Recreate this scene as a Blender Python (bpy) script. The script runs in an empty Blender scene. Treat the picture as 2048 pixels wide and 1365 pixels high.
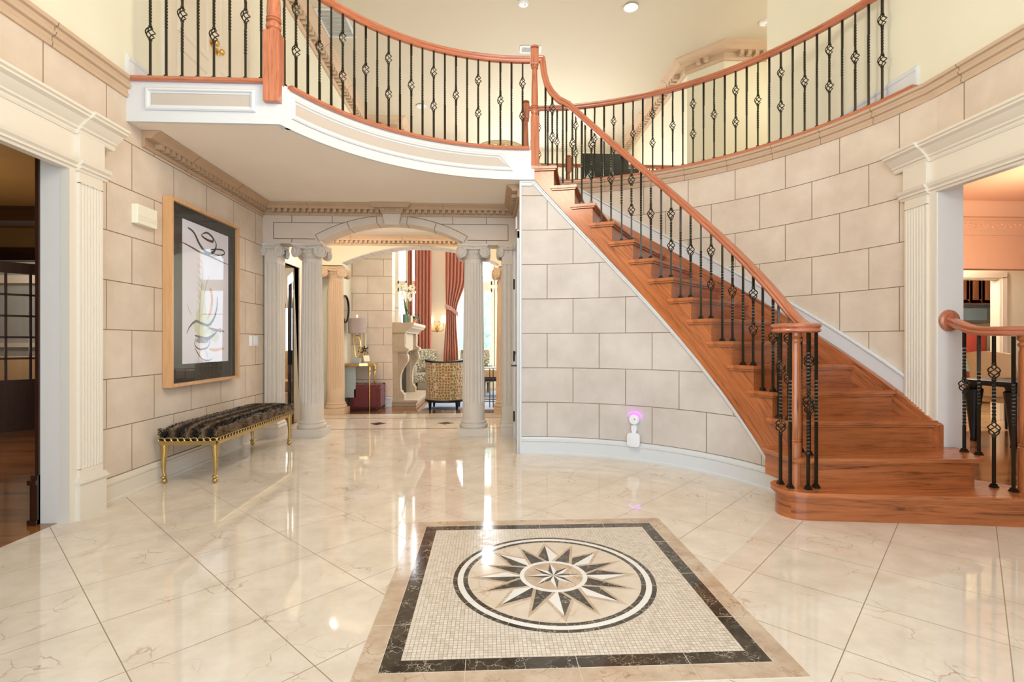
import bpy, bmesh, math, random
from mathutils import Vector, Matrix
random.seed(11)
SC = bpy.context.scene
COL = SC.collection
D2R = math.pi / 180

def lin(r, g, b):
    f = lambda v: (v / 255 / 12.92) if v <= 10.3 else ((v / 255 + .055) / 1.055) ** 2.4
    return (f(r), f(g), f(b), 1)

# ------------------------------------------------------------------ camera, world, lights, exposure
cam_d = bpy.data.cameras.new('camera')
cam = bpy.data.objects.new('camera', cam_d)
COL.objects.link(cam)
cam.location = (0, 0, 1.15)
cam.rotation_euler = (math.pi / 2, 0, -2.7 * D2R)
cam_d.sensor_width = 36
cam_d.lens = 1018 / 2048 * 36
cam_d.shift_y = 1.5 / 2048
cam_d.clip_start = .05
SC.camera = cam
vs = SC.view_settings
vs.view_transform = 'Standard'
vs.look = 'None'
vs.gamma = 1
vs.use_curve_mapping = False
vs.exposure = 0.13

world = bpy.data.worlds.new('world')
SC.world = world
world.use_nodes = True
wn = world.node_tree.nodes
wn['Background'].inputs['Color'].default_value = (.80, .90, 1, 1)
wn['Background'].inputs['Strength'].default_value = 5

def light(kind, name, loc, power, color, size=.3, rot=None, size_y=None):
    d = bpy.data.lights.new(name, kind)
    d.energy = power
    d.color = color
    if kind == 'AREA':
        d.shape = 'RECTANGLE'
        d.size = size
        d.size_y = size_y or size
    else:
        d.shadow_soft_size = size
    o = bpy.data.objects.new(name, d)
    COL.objects.link(o)
    o.location = loc
    if rot:
        o.rotation_euler = rot
    return o
WARM = (1, .86, .70)
light('AREA', 'entry_assumed_daylight', (.32, -1.25, 2.0), 225, (.60, .79, 1), 4.4, (math.radians(92), 0, 0), 3.8)  # assumed daylight panel behind the camera; the front wall has no window
light('POINT', 'foyer_assumed_lamp', (-.05, 2.8, 3.5), 122, (1, .86, .68), .40)  # assumed warm lamp out of view, lights the side walls; no chandelier modelled
light('AREA', 'foyer_fill_light', (.32, 2.2, 5.75), 10, (1, .93, .86), 4.5, (0, 0, 0), 4.5)  # added soft fill panel under the foyer ceiling, no fixture there
light('SPOT', 'hall_downlight_beam', (2.0, 7.05, 5.80), 70, (1, .94, .86), .05)
light('POINT', 'hall_fill_light', (4.6, 7.0, 5.0), 16, (1, .92, .80), .15)  # added lamp out of view behind the right wall, brightens the upper hall
light('POINT', 'hall_fill_light', (-2.2, 5.4, 5.5), 3, (1, .92, .80), .1)  # second added hall lamp, above the view, no wall fixture
light('AREA', 'garden_sky_daylight', (-.2, 14.2, 5.6), 1100, (.92, .96, 1), 4.2, (math.radians(-55), 0, 0), 3.0)  # area lamp added outside above the view, boosts the sky light
light('AREA', 'garden_ground_fill', (-.2, 14.3, .15), 600, (1, .98, .95), 4.2, (math.radians(-143), 0, 0), 2.2)  # added lamp hidden below the window sill, brightens the upper ceiling
light('AREA', 'great_room_side_fill', (3.2, 10.6, 2.2), 190, (.94, .97, 1), 2.4, (0, math.radians(90), 0), 3.0)  # added lamp for the great room; the right wall has no window
light('POINT', 'vestibule_fill_light', (-2.1, 6.95, 2.70), 20, WARM, .06)  # added fill lamp hidden behind the front lintel, no fixture modelled
light('POINT', 'vestibule_fill_light', (.1, 6.95, 2.70), 20, WARM, .06)  # its added twin at the right, also kept out of view
light('POINT', 'study_fill_light', (-5.2, 4.6, 1.7), 62, (1, .84, .58), .2)  # added lamp outside the view, lifts the dark study
light('POINT', 'study_far_fill', (-6.9, 8.7, 2.5), 70, (1, .95, .88), .15)  # added lamp for the room beyond the french door, no fixture modelled
light('POINT', 'dining_chandelier_light', (5.3, 4.5, 2.05), 60, (1, .90, .78), .2)
light('POINT', 'kitchen_fill_light', (7.3, 8.0, 2.4), 110, (1, .94, .86), .2)  # added kitchen lamp, kept hidden behind the opening jamb
light('POINT', 'breakfast_fill_light', (6.2, 6.55, 2.45), 60, (1, .92, .78), .12)  # added lamp beyond the dining header, no fixture modelled
light('POINT', 'side_study_fill_light', (-4.3, 9.3, 2.2), 80, (1, .93, .84), .2)  # added lamp hidden by the left wall, brightens the side study

# ------------------------------------------------------------------ materials
def nodes_of(name):
    m = bpy.data.materials.new(name)
    m.use_nodes = True
    nt = m.node_tree
    return m, nt, nt.nodes['Principled BSDF']

def mk(nt, t, **kw):
    n = nt.nodes.new(t)
    for k, v in kw.items():
        if hasattr(n, k) and not isinstance(n.inputs.get(k), bpy.types.NodeSocket):
            setattr(n, k, v)
        else:
            n.inputs[k].default_value = v
    return n

def plain(name, col, rough=.5, metal=0, spec=.5, var=0, vscale=8, bump=0, bscale=60, emit=None, emit_s=0, coat=0, sheen=0):
    m, nt, b = nodes_of(name)
    b.inputs['Base Color'].default_value = col
    b.inputs['Roughness'].default_value = rough
    b.inputs['Metallic'].default_value = metal
    b.inputs['Specular IOR Level'].default_value = spec
    b.inputs['Coat Weight'].default_value = coat
    b.inputs['Sheen Weight'].default_value = sheen
    L = nt.links.new
    if var:
        tc = mk(nt, 'ShaderNodeTexCoord')
        nz = mk(nt, 'ShaderNodeTexNoise', Scale=vscale, Detail=6.0, Roughness=.6)
        L(tc.outputs['Object'], nz.inputs['Vector'])
        mx = mk(nt, 'ShaderNodeMix', data_type='RGBA')
        mx.inputs[6].default_value = tuple(c * (1 - var) for c in col[:3]) + (1,)
        mx.inputs[7].default_value = tuple(min(1, c * (1 + var)) for c in col[:3]) + (1,)
        L(nz.outputs['Fac'], mx.inputs[0])
        L(mx.outputs[2], b.inputs['Base Color'])
    if bump:
        tc = mk(nt, 'ShaderNodeTexCoord')
        nz = mk(nt, 'ShaderNodeTexNoise', Scale=bscale, Detail=3.0)
        L(tc.outputs['Object'], nz.inputs['Vector'])
        bp = mk(nt, 'ShaderNodeBump', Strength=bump, Distance=.01)
        L(nz.outputs['Fac'], bp.inputs['Height'])
        L(bp.outputs['Normal'], b.inputs['Normal'])
    if emit:
        b.inputs['Emission Color'].default_value = emit
        b.inputs['Emission Strength'].default_value = emit_s
    return m

def ramp(nt, stops):
    r = mk(nt, 'ShaderNodeValToRGB')
    e = r.color_ramp.elements
    while len(e) < len(stops):
        e.new(.5)
    for i, (p, c) in enumerate(stops):
        e[i].position = p
        e[i].color = c
    return r

STONE_A, STONE_B = lin(211, 192, 171), lin(229, 212, 193)
def ashlar(name, bw, rh=.3535, a=STONE_A, b_=STONE_B, joint=lin(140, 118, 92)):
    m, nt, b = nodes_of(name)
    L = nt.links.new
    uv = mk(nt, 'ShaderNodeUVMap', uv_map='UVMap')
    br = mk(nt, 'ShaderNodeTexBrick', offset=.5, offset_frequency=2, squash=1)
    br.inputs['Scale'].default_value = 1
    br.inputs['Mortar Size'].default_value = .0036
    br.inputs['Mortar Smooth'].default_value = .15
    br.inputs['Bias'].default_value = 0
    br.inputs['Brick Width'].default_value = bw
    br.inputs['Row Height'].default_value = rh
    br.inputs['Color1'].default_value = (.42, .42, .42, 1)
    br.inputs['Color2'].default_value = (.60, .60, .60, 1)
    L(uv.outputs['UV'], br.inputs['Vector'])
    tc = mk(nt, 'ShaderNodeTexCoord')
    nz = mk(nt, 'ShaderNodeTexNoise', Scale=2.2, Detail=7.0, Roughness=.62)
    L(tc.outputs['Object'], nz.inputs['Vector'])
    ad = mk(nt, 'ShaderNodeMath', operation='MULTIPLY_ADD')
    sep = mk(nt, 'ShaderNodeSeparateColor')
    L(br.outputs['Color'], sep.inputs[0])
    L(sep.outputs[0], ad.inputs[0])
    ad.inputs[1].default_value = .45
    L(nz.outputs['Fac'], ad.inputs[2])
    sb = mk(nt, 'ShaderNodeMath', operation='SUBTRACT')
    L(ad.outputs[0], sb.inputs[0])
    sb.inputs[1].default_value = .22
    rp = ramp(nt, [(.32, a), (.68, b_)])
    L(sb.outputs[0], rp.inputs['Fac'])
    mx = mk(nt, 'ShaderNodeMix', data_type='RGBA')
    L(br.outputs['Fac'], mx.inputs[0])
    L(rp.outputs['Color'], mx.inputs[6])
    mx.inputs[7].default_value = joint
    L(mx.outputs[2], b.inputs['Base Color'])
    b.inputs['Roughness'].default_value = .72
    b.inputs['Specular IOR Level'].default_value = .3
    iv = mk(nt, 'ShaderNodeMath', operation='SUBTRACT')
    iv.inputs[0].default_value = 1
    L(br.outputs['Fac'], iv.inputs[1])
    bp = mk(nt, 'ShaderNodeBump', Strength=.7, Distance=.006)
    L(iv.outputs[0], bp.inputs['Height'])
    L(bp.outputs['Normal'], b.inputs['Normal'])
    return m

def wood(name, light_c, dark_c, rough=.28, scale=1.0, coat=.25, planks=None):
    m, nt, b = nodes_of(name)
    L = nt.links.new
    uv = mk(nt, 'ShaderNodeUVMap', uv_map='UVMap')
    vec = uv.outputs['UV']
    if planks:
        br = mk(nt, 'ShaderNodeTexBrick', offset=.37, offset_frequency=3)
        br.inputs['Scale'].default_value = 1
        br.inputs['Mortar Size'].default_value = .0012
        br.inputs['Brick Width'].default_value = 1.3
        br.inputs['Row Height'].default_value = planks
        br.inputs['Color1'].default_value = (0, 0, 0, 1)
        br.inputs['Color2'].default_value = (1, 1, 1, 1)
        L(vec, br.inputs['Vector'])
    mp = mk(nt, 'ShaderNodeMapping')
    mp.inputs['Scale'].default_value = (1.6 * scale, 26 * scale, 1)
    L(vec, mp.inputs['Vector'])
    n1 = mk(nt, 'ShaderNodeTexNoise', Scale=1.0, Detail=5.0, Roughness=.65, Distortion=1.2)
    L(mp.outputs['Vector'], n1.inputs['Vector'])
    mp2 = mk(nt, 'ShaderNodeMapping')
    mp2.inputs['Scale'].default_value = (9 * scale, 210 * scale, 1)
    L(vec, mp2.inputs['Vector'])
    n2 = mk(nt, 'ShaderNodeTexNoise', Scale=1.0, Detail=2.0)
    L(mp2.outputs['Vector'], n2.inputs['Vector'])
    ad = mk(nt, 'ShaderNodeMath', operation='MULTIPLY_ADD')
    L(n2.outputs['Fac'], ad.inputs[0])
    ad.inputs[1].default_value = .35
    L(n1.outputs['Fac'], ad.inputs[2])
    out = ad.outputs[0]
    if planks:
        a2 = mk(nt, 'ShaderNodeMath', operation='MULTIPLY_ADD')
        s2 = mk(nt, 'ShaderNodeSeparateColor')
        L(br.outputs['Color'], s2.inputs[0])
        L(s2.outputs[0], a2.inputs[0])
        a2.inputs[1].default_value = .3
        L(out, a2.inputs[2])
        s3 = mk(nt, 'ShaderNodeMath', operation='SUBTRACT')
        L(a2.outputs[0], s3.inputs[0])
        s3.inputs[1].default_value = .15
        out = s3.outputs[0]
    rp = ramp(nt, [(.42, dark_c), (.60, tuple((light_c[i] * .65 + dark_c[i] * .35) for i in range(3)) + (1,)), (.82, light_c)])
    L(out, rp.inputs['Fac'])
    L(rp.outputs['Color'], b.inputs['Base Color'])
    b.inputs['Roughness'].default_value = rough
    b.inputs['Coat Weight'].default_value = coat
    b.inputs['Coat Roughness'].default_value = .12
    return m

def veined(name, base, base2, vein, vscale, width, rough=.08, spec=.5, vein_mix=1.0, noise=6, gate=(.45, .6)):
    """polished marble: mottled ground with thin wandering veins"""
    m, nt, b = nodes_of(name)
    L = nt.links.new
    tc = mk(nt, 'ShaderNodeTexCoord')
    nz = mk(nt, 'ShaderNodeTexNoise', Scale=noise, Detail=8.0, Roughness=.65)
    L(tc.outputs['Object'], nz.inputs['Vector'])
    rp = ramp(nt, [(.35, base), (.7, base2)])
    L(nz.outputs['Fac'], rp.inputs['Fac'])
    nd = mk(nt, 'ShaderNodeTexNoise', Scale=vscale * .6, Detail=4.0)
    L(tc.outputs['Object'], nd.inputs['Vector'])
    mv = mk(nt, 'ShaderNodeMix', data_type='RGBA')
    mv.inputs[0].default_value = .22
    L(tc.outputs['Object'], mv.inputs[6])
    L(nd.outputs['Color'], mv.inputs[7])
    vo = mk(nt, 'ShaderNodeTexVoronoi', feature='DISTANCE_TO_EDGE', Scale=vscale)
    L(mv.outputs[2], vo.inputs['Vector'])
    vr = ramp(nt, [(0, (vein_mix,) * 3 + (1,)), (width, (0, 0, 0, 1))])
    L(vo.outputs['Distance'], vr.inputs['Fac'])
    gt = mk(nt, 'ShaderNodeTexNoise', Scale=vscale * .45, Detail=2.0)
    L(tc.outputs['Object'], gt.inputs['Vector'])
    gr = ramp(nt, [(gate[0], (0, 0, 0, 1)), (gate[1], (1, 1, 1, 1))])
    L(gt.outputs['Fac'], gr.inputs['Fac'])
    mu = mk(nt, 'ShaderNodeMath', operation='MULTIPLY')
    L(vr.outputs['Color'], mu.inputs[0])
    L(gr.outputs['Color'], mu.inputs[1])
    mx = mk(nt, 'ShaderNodeMix', data_type='RGBA')
    L(mu.outputs[0], mx.inputs[0])
    L(rp.outputs['Color'], mx.inputs[6])
    mx.inputs[7].default_value = vein
    L(mx.outputs[2], b.inputs['Base Color'])
    b.inputs['Roughness'].default_value = rough
    b.inputs['Specular IOR Level'].default_value = spec
    return m, nt, b, mx

def marble_floor():
    m, nt, b, mx = veined('cream_marble_tiles', lin(220, 205, 186), lin(236, 224, 207), lin(172, 134, 98), 7.5, .026, rough=.045, spec=.62, vein_mix=.75, noise=4.6, gate=(.53, .68))
    L = nt.links.new
    tc = mk(nt, 'ShaderNodeTexCoord')
    sp = mk(nt, 'ShaderNodeSeparateXYZ')
    L(tc.outputs['Object'], sp.inputs[0])
    fac = None
    for op, off in (('ADD', .575), ('SUBTRACT', -1.156)):
        s = mk(nt, 'ShaderNodeMath', operation=op)
        L(sp.outputs[0], s.inputs[0])
        L(sp.outputs[1], s.inputs[1])
        o = mk(nt, 'ShaderNodeMath', operation='SUBTRACT')
        L(s.outputs[0], o.inputs[0])
        o.inputs[1].default_value = off
        pp = mk(nt, 'ShaderNodeMath', operation='PINGPONG')
        L(o.outputs[0], pp.inputs[0])
        pp.inputs[1].default_value = .6465 / 2
        lt = mk(nt, 'ShaderNodeMath', operation='LESS_THAN')
        L(pp.outputs[0], lt.inputs[0])
        lt.inputs[1].default_value = .0026
        if fac is None:
            fac = lt
        else:
            mxx = mk(nt, 'ShaderNodeMath', operation='MAXIMUM')
            L(fac.outputs[0], mxx.inputs[0])
            L(lt.outputs[0], mxx.inputs[1])
            fac = mxx
    mj = mk(nt, 'ShaderNodeMix', data_type='RGBA')
    L(fac.outputs[0], mj.inputs[0])
    L(mx.outputs[2], mj.inputs[6])
    mj.inputs[7].default_value = lin(150, 130, 104)
    L(mj.outputs[2], b.inputs['Base Color'])
    rr = mk(nt, 'ShaderNodeMath', operation='MULTIPLY_ADD')
    L(fac.outputs[0], rr.inputs[0])
    rr.inputs[1].default_value = .4
    rr.inputs[2].default_value = .045
    L(rr.outputs[0], b.inputs['Roughness'])
    return m

def mosaic():
    m, nt, b = nodes_of('mosaic_stone_chips')
    L = nt.links.new
    tc = mk(nt, 'ShaderNodeTexCoord')
    br = mk(nt, 'ShaderNodeTexBrick', offset=0, offset_frequency=1)
    br.inputs['Scale'].default_value = 1
    br.inputs['Mortar Size'].default_value = .0011
    br.inputs['Mortar Smooth'].default_value = .1
    br.inputs['Brick Width'].default_value = .0165
    br.inputs['Row Height'].default_value = .0165
    br.inputs['Color1'].default_value = (0, 0, 0, 1)
    br.inputs['Color2'].default_value = (1, 1, 1, 1)
    L(tc.outputs['Object'], br.inputs['Vector'])
    s = mk(nt, 'ShaderNodeSeparateColor')
    L(br.outputs['Color'], s.inputs[0])
    rp = ramp(nt, [(0, lin(204, 188, 168)), (.3, lin(220, 207, 190)), (1, lin(230, 220, 206))])
    L(s.outputs[0], rp.inputs['Fac'])
    mx = mk(nt, 'ShaderNodeMix', data_type='RGBA')
    L(br.outputs['Fac'], mx.inputs[0])
    L(rp.outputs['Color'], mx.inputs[6])
    mx.inputs[7].default_value = lin(160, 146, 126)
    L(mx.outputs[2], b.inputs['Base Color'])
    ro = ramp(nt, [(0, (.30,) * 3 + (1,)), (1, (.14,) * 3 + (1,))])
    L(s.outputs[0], ro.inputs['Fac'])
    L(ro.outputs['Color'], b.inputs['Roughness'])
    return m

def glass(name, tint=(1, 1, 1, 1), refl=.10):
    m = bpy.data.materials.new(name)
    m.use_nodes = True
    nt = m.node_tree
    nt.nodes.remove(nt.nodes['Principled BSDF'])
    tr = mk(nt, 'ShaderNodeBsdfTransparent')
    tr.inputs['Color'].default_value = tint
    gl = mk(nt, 'ShaderNodeBsdfGlossy')
    gl.inputs['Roughness'].default_value = .02
    lw = mk(nt, 'ShaderNodeLayerWeight')
    pw_ = mk(nt, 'ShaderNodeMath', operation='POWER')
    pw_.inputs[1].default_value = 4
    fr = mk(nt, 'ShaderNodeMath', operation='MULTIPLY_ADD')
    fr.inputs[1].default_value = .32
    fr.inputs[2].default_value = refl * .3
    nt.links.new(lw.outputs['Facing'], pw_.inputs[0])
    nt.links.new(pw_.outputs[0], fr.inputs[0])
    ms = mk(nt, 'ShaderNodeMixShader')
    L = nt.links.new
    L(fr.outputs[0], ms.inputs[0])
    L(tr.outputs[0], ms.inputs[1])
    L(gl.outputs[0], ms.inputs[2])
    L(ms.outputs[0], nt.nodes['Material Output'].inputs['Surface'])
    return m

def pattern_fabric(name, c1, c2, scale, width=.1):
    m, nt, b = nodes_of(name)
    L = nt.links.new
    tc = mk(nt, 'ShaderNodeTexCoord')
    vo = mk(nt, 'ShaderNodeTexVoronoi', feature='DISTANCE_TO_EDGE', Scale=scale)
    vo.inputs['Randomness'].default_value = .55
    L(tc.outputs['Object'], vo.inputs['Vector'])
    rp = ramp(nt, [(width * .5, c1), (width, c2)])
    L(vo.outputs['Distance'], rp.inputs['Fac'])
    nz = mk(nt, 'ShaderNodeTexNoise', Scale=scale * .35, Detail=4.0)
    L(tc.outputs['Object'], nz.inputs['Vector'])
    mx = mk(nt, 'ShaderNodeMix', data_type='RGBA', blend_type='MULTIPLY')
    mx.inputs[0].default_value = .35
    L(rp.outputs['Color'], mx.inputs[6])
    L(nz.outputs['Color'], mx.inputs[7])
    L(mx.outputs[2], b.inputs['Base Color'])
    b.inputs['Roughness'].default_value = .8
    b.inputs['Sheen Weight'].default_value = .3
    return m

def striped_fur():
    m, nt, b = nodes_of('dark_brown_fur')
    L = nt.links.new
    tc = mk(nt, 'ShaderNodeTexCoord')
    sp = mk(nt, 'ShaderNodeSeparateXYZ')
    L(tc.outputs['Object'], sp.inputs[0])
    nz = mk(nt, 'ShaderNodeTexNoise', Scale=14.0, Detail=4.0)
    L(tc.outputs['Object'], nz.inputs['Vector'])
    ma = mk(nt, 'ShaderNodeMath', operation='MULTIPLY_ADD')
    L(nz.outputs['Fac'], ma.inputs[0])
    ma.inputs[1].default_value = .06
    L(sp.outputs[0], ma.inputs[2])
    wv = mk(nt, 'ShaderNodeMath', operation='SINE')
    sc = mk(nt, 'ShaderNodeMath', operation='MULTIPLY')
    L(ma.outputs[0], sc.inputs[0])
    sc.inputs[1].default_value = 52
    L(sc.outputs[0], wv.inputs[0])
    rp = ramp(nt, [(.28, lin(22, 18, 12)), (.66, lin(84, 64, 44)), (.95, lin(150, 122, 92))])
    h = mk(nt, 'ShaderNodeMath', operation='MULTIPLY_ADD')
    L(wv.outputs[0], h.inputs[0])
    h.inputs[1].default_value = .35
    L(nz.outputs['Fac'], h.inputs[2])
    L(h.outputs[0], rp.inputs['Fac'])
    L(rp.outputs['Color'], b.inputs['Base Color'])
    b.inputs['Roughness'].default_value = .55
    b.inputs['Specular IOR Level'].default_value = .3
    return m

M = {}
M['floor'] = marble_floor()
M['mosaic'] = mosaic()
M['emperador'] = veined('dark_brown_marble', lin(38, 32, 26), lin(88, 78, 64), lin(200, 188, 166), 19, .026, rough=.10, gate=(.38, .58))[0]
M['brown_marble'] = veined('light_brown_marble', lin(184, 158, 132), lin(216, 196, 172), lin(166, 134, 106), 13, .045, rough=.10)[0]
M['white_marble'] = plain('white_marble', lin(236, 232, 226), .10)
M['beige_marble'] = veined('beige_marble', lin(214, 196, 174), lin(228, 214, 196), lin(190, 160, 126), 6, .03, rough=.10, vein_mix=.6)[0]
M['ash_left'] = ashlar('stone_block_wall_left', .515)
M['ash_stair'] = ashlar('stone_block_wall_stair', .528, a=lin(200, 189, 179), b_=lin(219, 209, 200))  # same stone as the side walls, greyed to carry the cool daylight
M['ash_right'] = ashlar('stone_block_wall_right', .508)
M['ash_pier'] = ashlar('stone_block_pier', .55, .305)
M['stone'] = plain('carved_limestone', lin(204, 176, 148), .7, var=.10, vscale=5, spec=.3)
M['column_stone'] = plain('column_limestone', lin(210, 198, 184), .6, var=.08, vscale=6, spec=.3)
M['warm_column'] = plain('warm_column_limestone', lin(214, 186, 156), .6, var=.08, vscale=6, spec=.3)
M['mantel_stone'] = plain('mantel_limestone', lin(182, 162, 136), .7, var=.14, vscale=9, spec=.3)
M['crown'] = plain('tan_carved_stone', lin(190, 158, 126), .7, var=.10, vscale=5, spec=.3)
M['lintel'] = plain('lintel_limestone', lin(212, 194, 175), .7, var=.08, vscale=4, spec=.3)
M['joint'] = plain('mortar_joint', lin(112, 92, 68), .9)
M['cream'] = plain('cream_paint', lin(233, 222, 204), .32)
M['white'] = plain('white_paint', lin(219, 220, 220), .30)
M['jamb'] = plain('jamb_paint', lin(234, 225, 213), .4)
M['panel_tan'] = plain('tan_panel', lin(194, 182, 170), .6, var=.05)
M['soffit'] = plain('tan_plaster', lin(244, 231, 214), .8, var=.04, vscale=3)
M['ceiling'] = plain('ceiling_plaster', lin(202, 190, 168), .85, var=.02, vscale=3)
M['yellow'] = plain('pale_yellow_paint', lin(234, 228, 204), .7, var=.02, vscale=3)
M['peach'] = plain('peach_paint', lin(226, 170, 132), .7, var=.03, vscale=3)
M['brown_wall'] = plain('dark_olive_paint', lin(128, 94, 46), .7, var=.15, vscale=4)
M['grey_wall'] = plain('grey_textured_paint', lin(168, 172, 168), .7, var=.12, vscale=6)
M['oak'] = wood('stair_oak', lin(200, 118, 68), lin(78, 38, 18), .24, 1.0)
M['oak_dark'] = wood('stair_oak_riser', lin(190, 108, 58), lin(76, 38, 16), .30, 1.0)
M['rail'] = wood('handrail_oak', lin(202, 124, 90), lin(132, 70, 42), .24, 1.4, .4)
M['maple'] = wood('frame_maple', lin(222, 172, 120), lin(190, 136, 88), .35, .8, .1)
M['floor_wood'] = wood('cherry_floor_boards', lin(150, 96, 48), lin(88, 50, 20), .14, .8, .4, planks=.085)
M['floor_wood2'] = wood('light_floor_boards', lin(196, 160, 118), lin(150, 112, 74), .25, .8, .2, planks=.085)
M['dark_wood'] = wood('dark_mahogany', lin(58, 32, 20), lin(28, 14, 9), .3, .8, .2)
M['cabinet'] = wood('cherry_cabinet', lin(150, 88, 58), lin(104, 56, 36), .35, .7, .2)
M['iron'] = plain('black_bronze_iron', lin(62, 58, 46), .32, .8, .5, var=.25, vscale=40)
M['black'] = plain('black_hardware', lin(18, 17, 16), .4, .3)
M['gold'] = plain('antique_gold', lin(190, 160, 100), .36, .85, .5, var=.12, vscale=30)
M['brass'] = plain('polished_brass', lin(224, 184, 110), .18, 1.0)
M['gilt'] = plain('pale_gilt', lin(216, 196, 150), .4, .35)
M['fur'] = striped_fur()
M['mat_black'] = plain('black_mat_board', lin(34, 36, 33), .7)
M['paper'] = plain('white_art_paper', lin(226, 224, 236), .8)
M['ink'] = plain('ink_black', lin(28, 28, 32), .6)
M['ink_grey'] = plain('ink_grey', lin(116, 116, 122), .7)
M['ochre'] = plain('ochre_paint', lin(206, 150, 70), .7)
M['rust_paint'] = plain('rust_brown_paint', lin(118, 62, 44), .7)
M['sage'] = plain('sage_wash', lin(200, 204, 172), .8, var=.15, vscale=20)
M['glass'] = glass('clear_glass')
M['plastic'] = plain('white_plastic', lin(240, 240, 242), .35)
M['ivory'] = plain('ivory_plastic', lin(243, 236, 214), .4)
M['screen_green'] = plain('green_board', lin(40, 70, 46), .5)
M['violet'] = plain('violet_glow', lin(190, 60, 240), .5, emit=(.55, .05, 1, 1), emit_s=5)
M['lamp_on'] = plain('lit_downlight', (1, 1, 1, 1), .5, emit=(1, .93, .82, 1), emit_s=14)
M['shade_on'] = plain('lit_lamp_shade', lin(250, 238, 214), .8, emit=(1, .86, .66, 1), emit_s=1.6)
M['curtain'] = plain('terracotta_drape', lin(178, 104, 80), .75, sheen=.3, var=.06, vscale=20)
M['tieback'] = pattern_fabric('tieback_brocade', lin(232, 204, 184), lin(186, 112, 94), 28, .12)
M['snake'] = pattern_fabric('gold_scale_brocade', lin(214, 196, 160), lin(150, 112, 62), 21, .13)
M['scroll'] = pattern_fabric('cream_scroll_brocade', lin(120, 112, 84), lin(214, 204, 176), 20, .10)
M['velvet'] = plain('burgundy_velvet', lin(70, 22, 26), .7, sheen=1.0, var=.3, vscale=10)
M['velvet_red'] = plain('red_tufted_velvet', lin(96, 30, 30), .7, sheen=.15, var=.25, vscale=14)
M['green_velvet'] = plain('dark_green_velvet', lin(32, 38, 24), .8, sheen=.7, var=.3, vscale=12)
M['leather'] = plain('tan_leather', lin(186, 148, 106), .5, var=.1)
M['tan_fabric'] = plain('tan_fabric', lin(196, 166, 128), .85, var=.08, vscale=30)
M['grey_fabric'] = plain('grey_fabric', lin(150, 146, 142), .85, var=.08, vscale=30)
M['dark_fabric'] = plain('charcoal_fabric', lin(58, 56, 56), .85, var=.1)
M['rug'] = plain('blue_grey_rug', lin(150, 158, 172), .95, var=.3, vscale=26)
M['shade_grey'] = plain('grey_lamp_shade', lin(168, 152, 146), .85)
M['leaf'] = plain('green_leaf', lin(60, 104, 44), .5, var=.25, vscale=18)
M['shrub'] = plain('garden_shrub', lin(128, 152, 138), .8, var=.4, vscale=4)
M['petal'] = plain('cream_petal', lin(248, 240, 214), .6)
M['terracotta'] = plain('terracotta_pot', lin(204, 128, 82), .7)
M['burgundy_pot'] = plain('burgundy_glaze', lin(92, 36, 32), .25)
M['wax'] = plain('ivory_wax', lin(240, 232, 200), .5)
M['vase_glass'] = plain('green_glass_vase', lin(92, 118, 96), .1)
M['steel'] = plain('brushed_steel', lin(170, 172, 174), .3, .9)
M['oven_glass'] = plain('oven_glass', lin(120, 134, 142), .12, .2)
M['counter'] = plain('grey_granite', lin(164, 176, 176), .2, var=.2, vscale=40)
M['red_fabric'] = plain('red_cushion', lin(196, 78, 64), .8)
M['snow'] = plain('pale_patio', lin(226, 230, 232), .9)
M['mirror'] = plain('mirror_silver', lin(210, 212, 212), .06, 1.0)
M['bronze'] = plain('dark_bronze', lin(66, 50, 34), .4, .7)
M['vent'] = plain('vent_grey', lin(186, 186, 180), .6)
M['vent_dark'] = plain('vent_slots', lin(92, 90, 84), .8)

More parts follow.
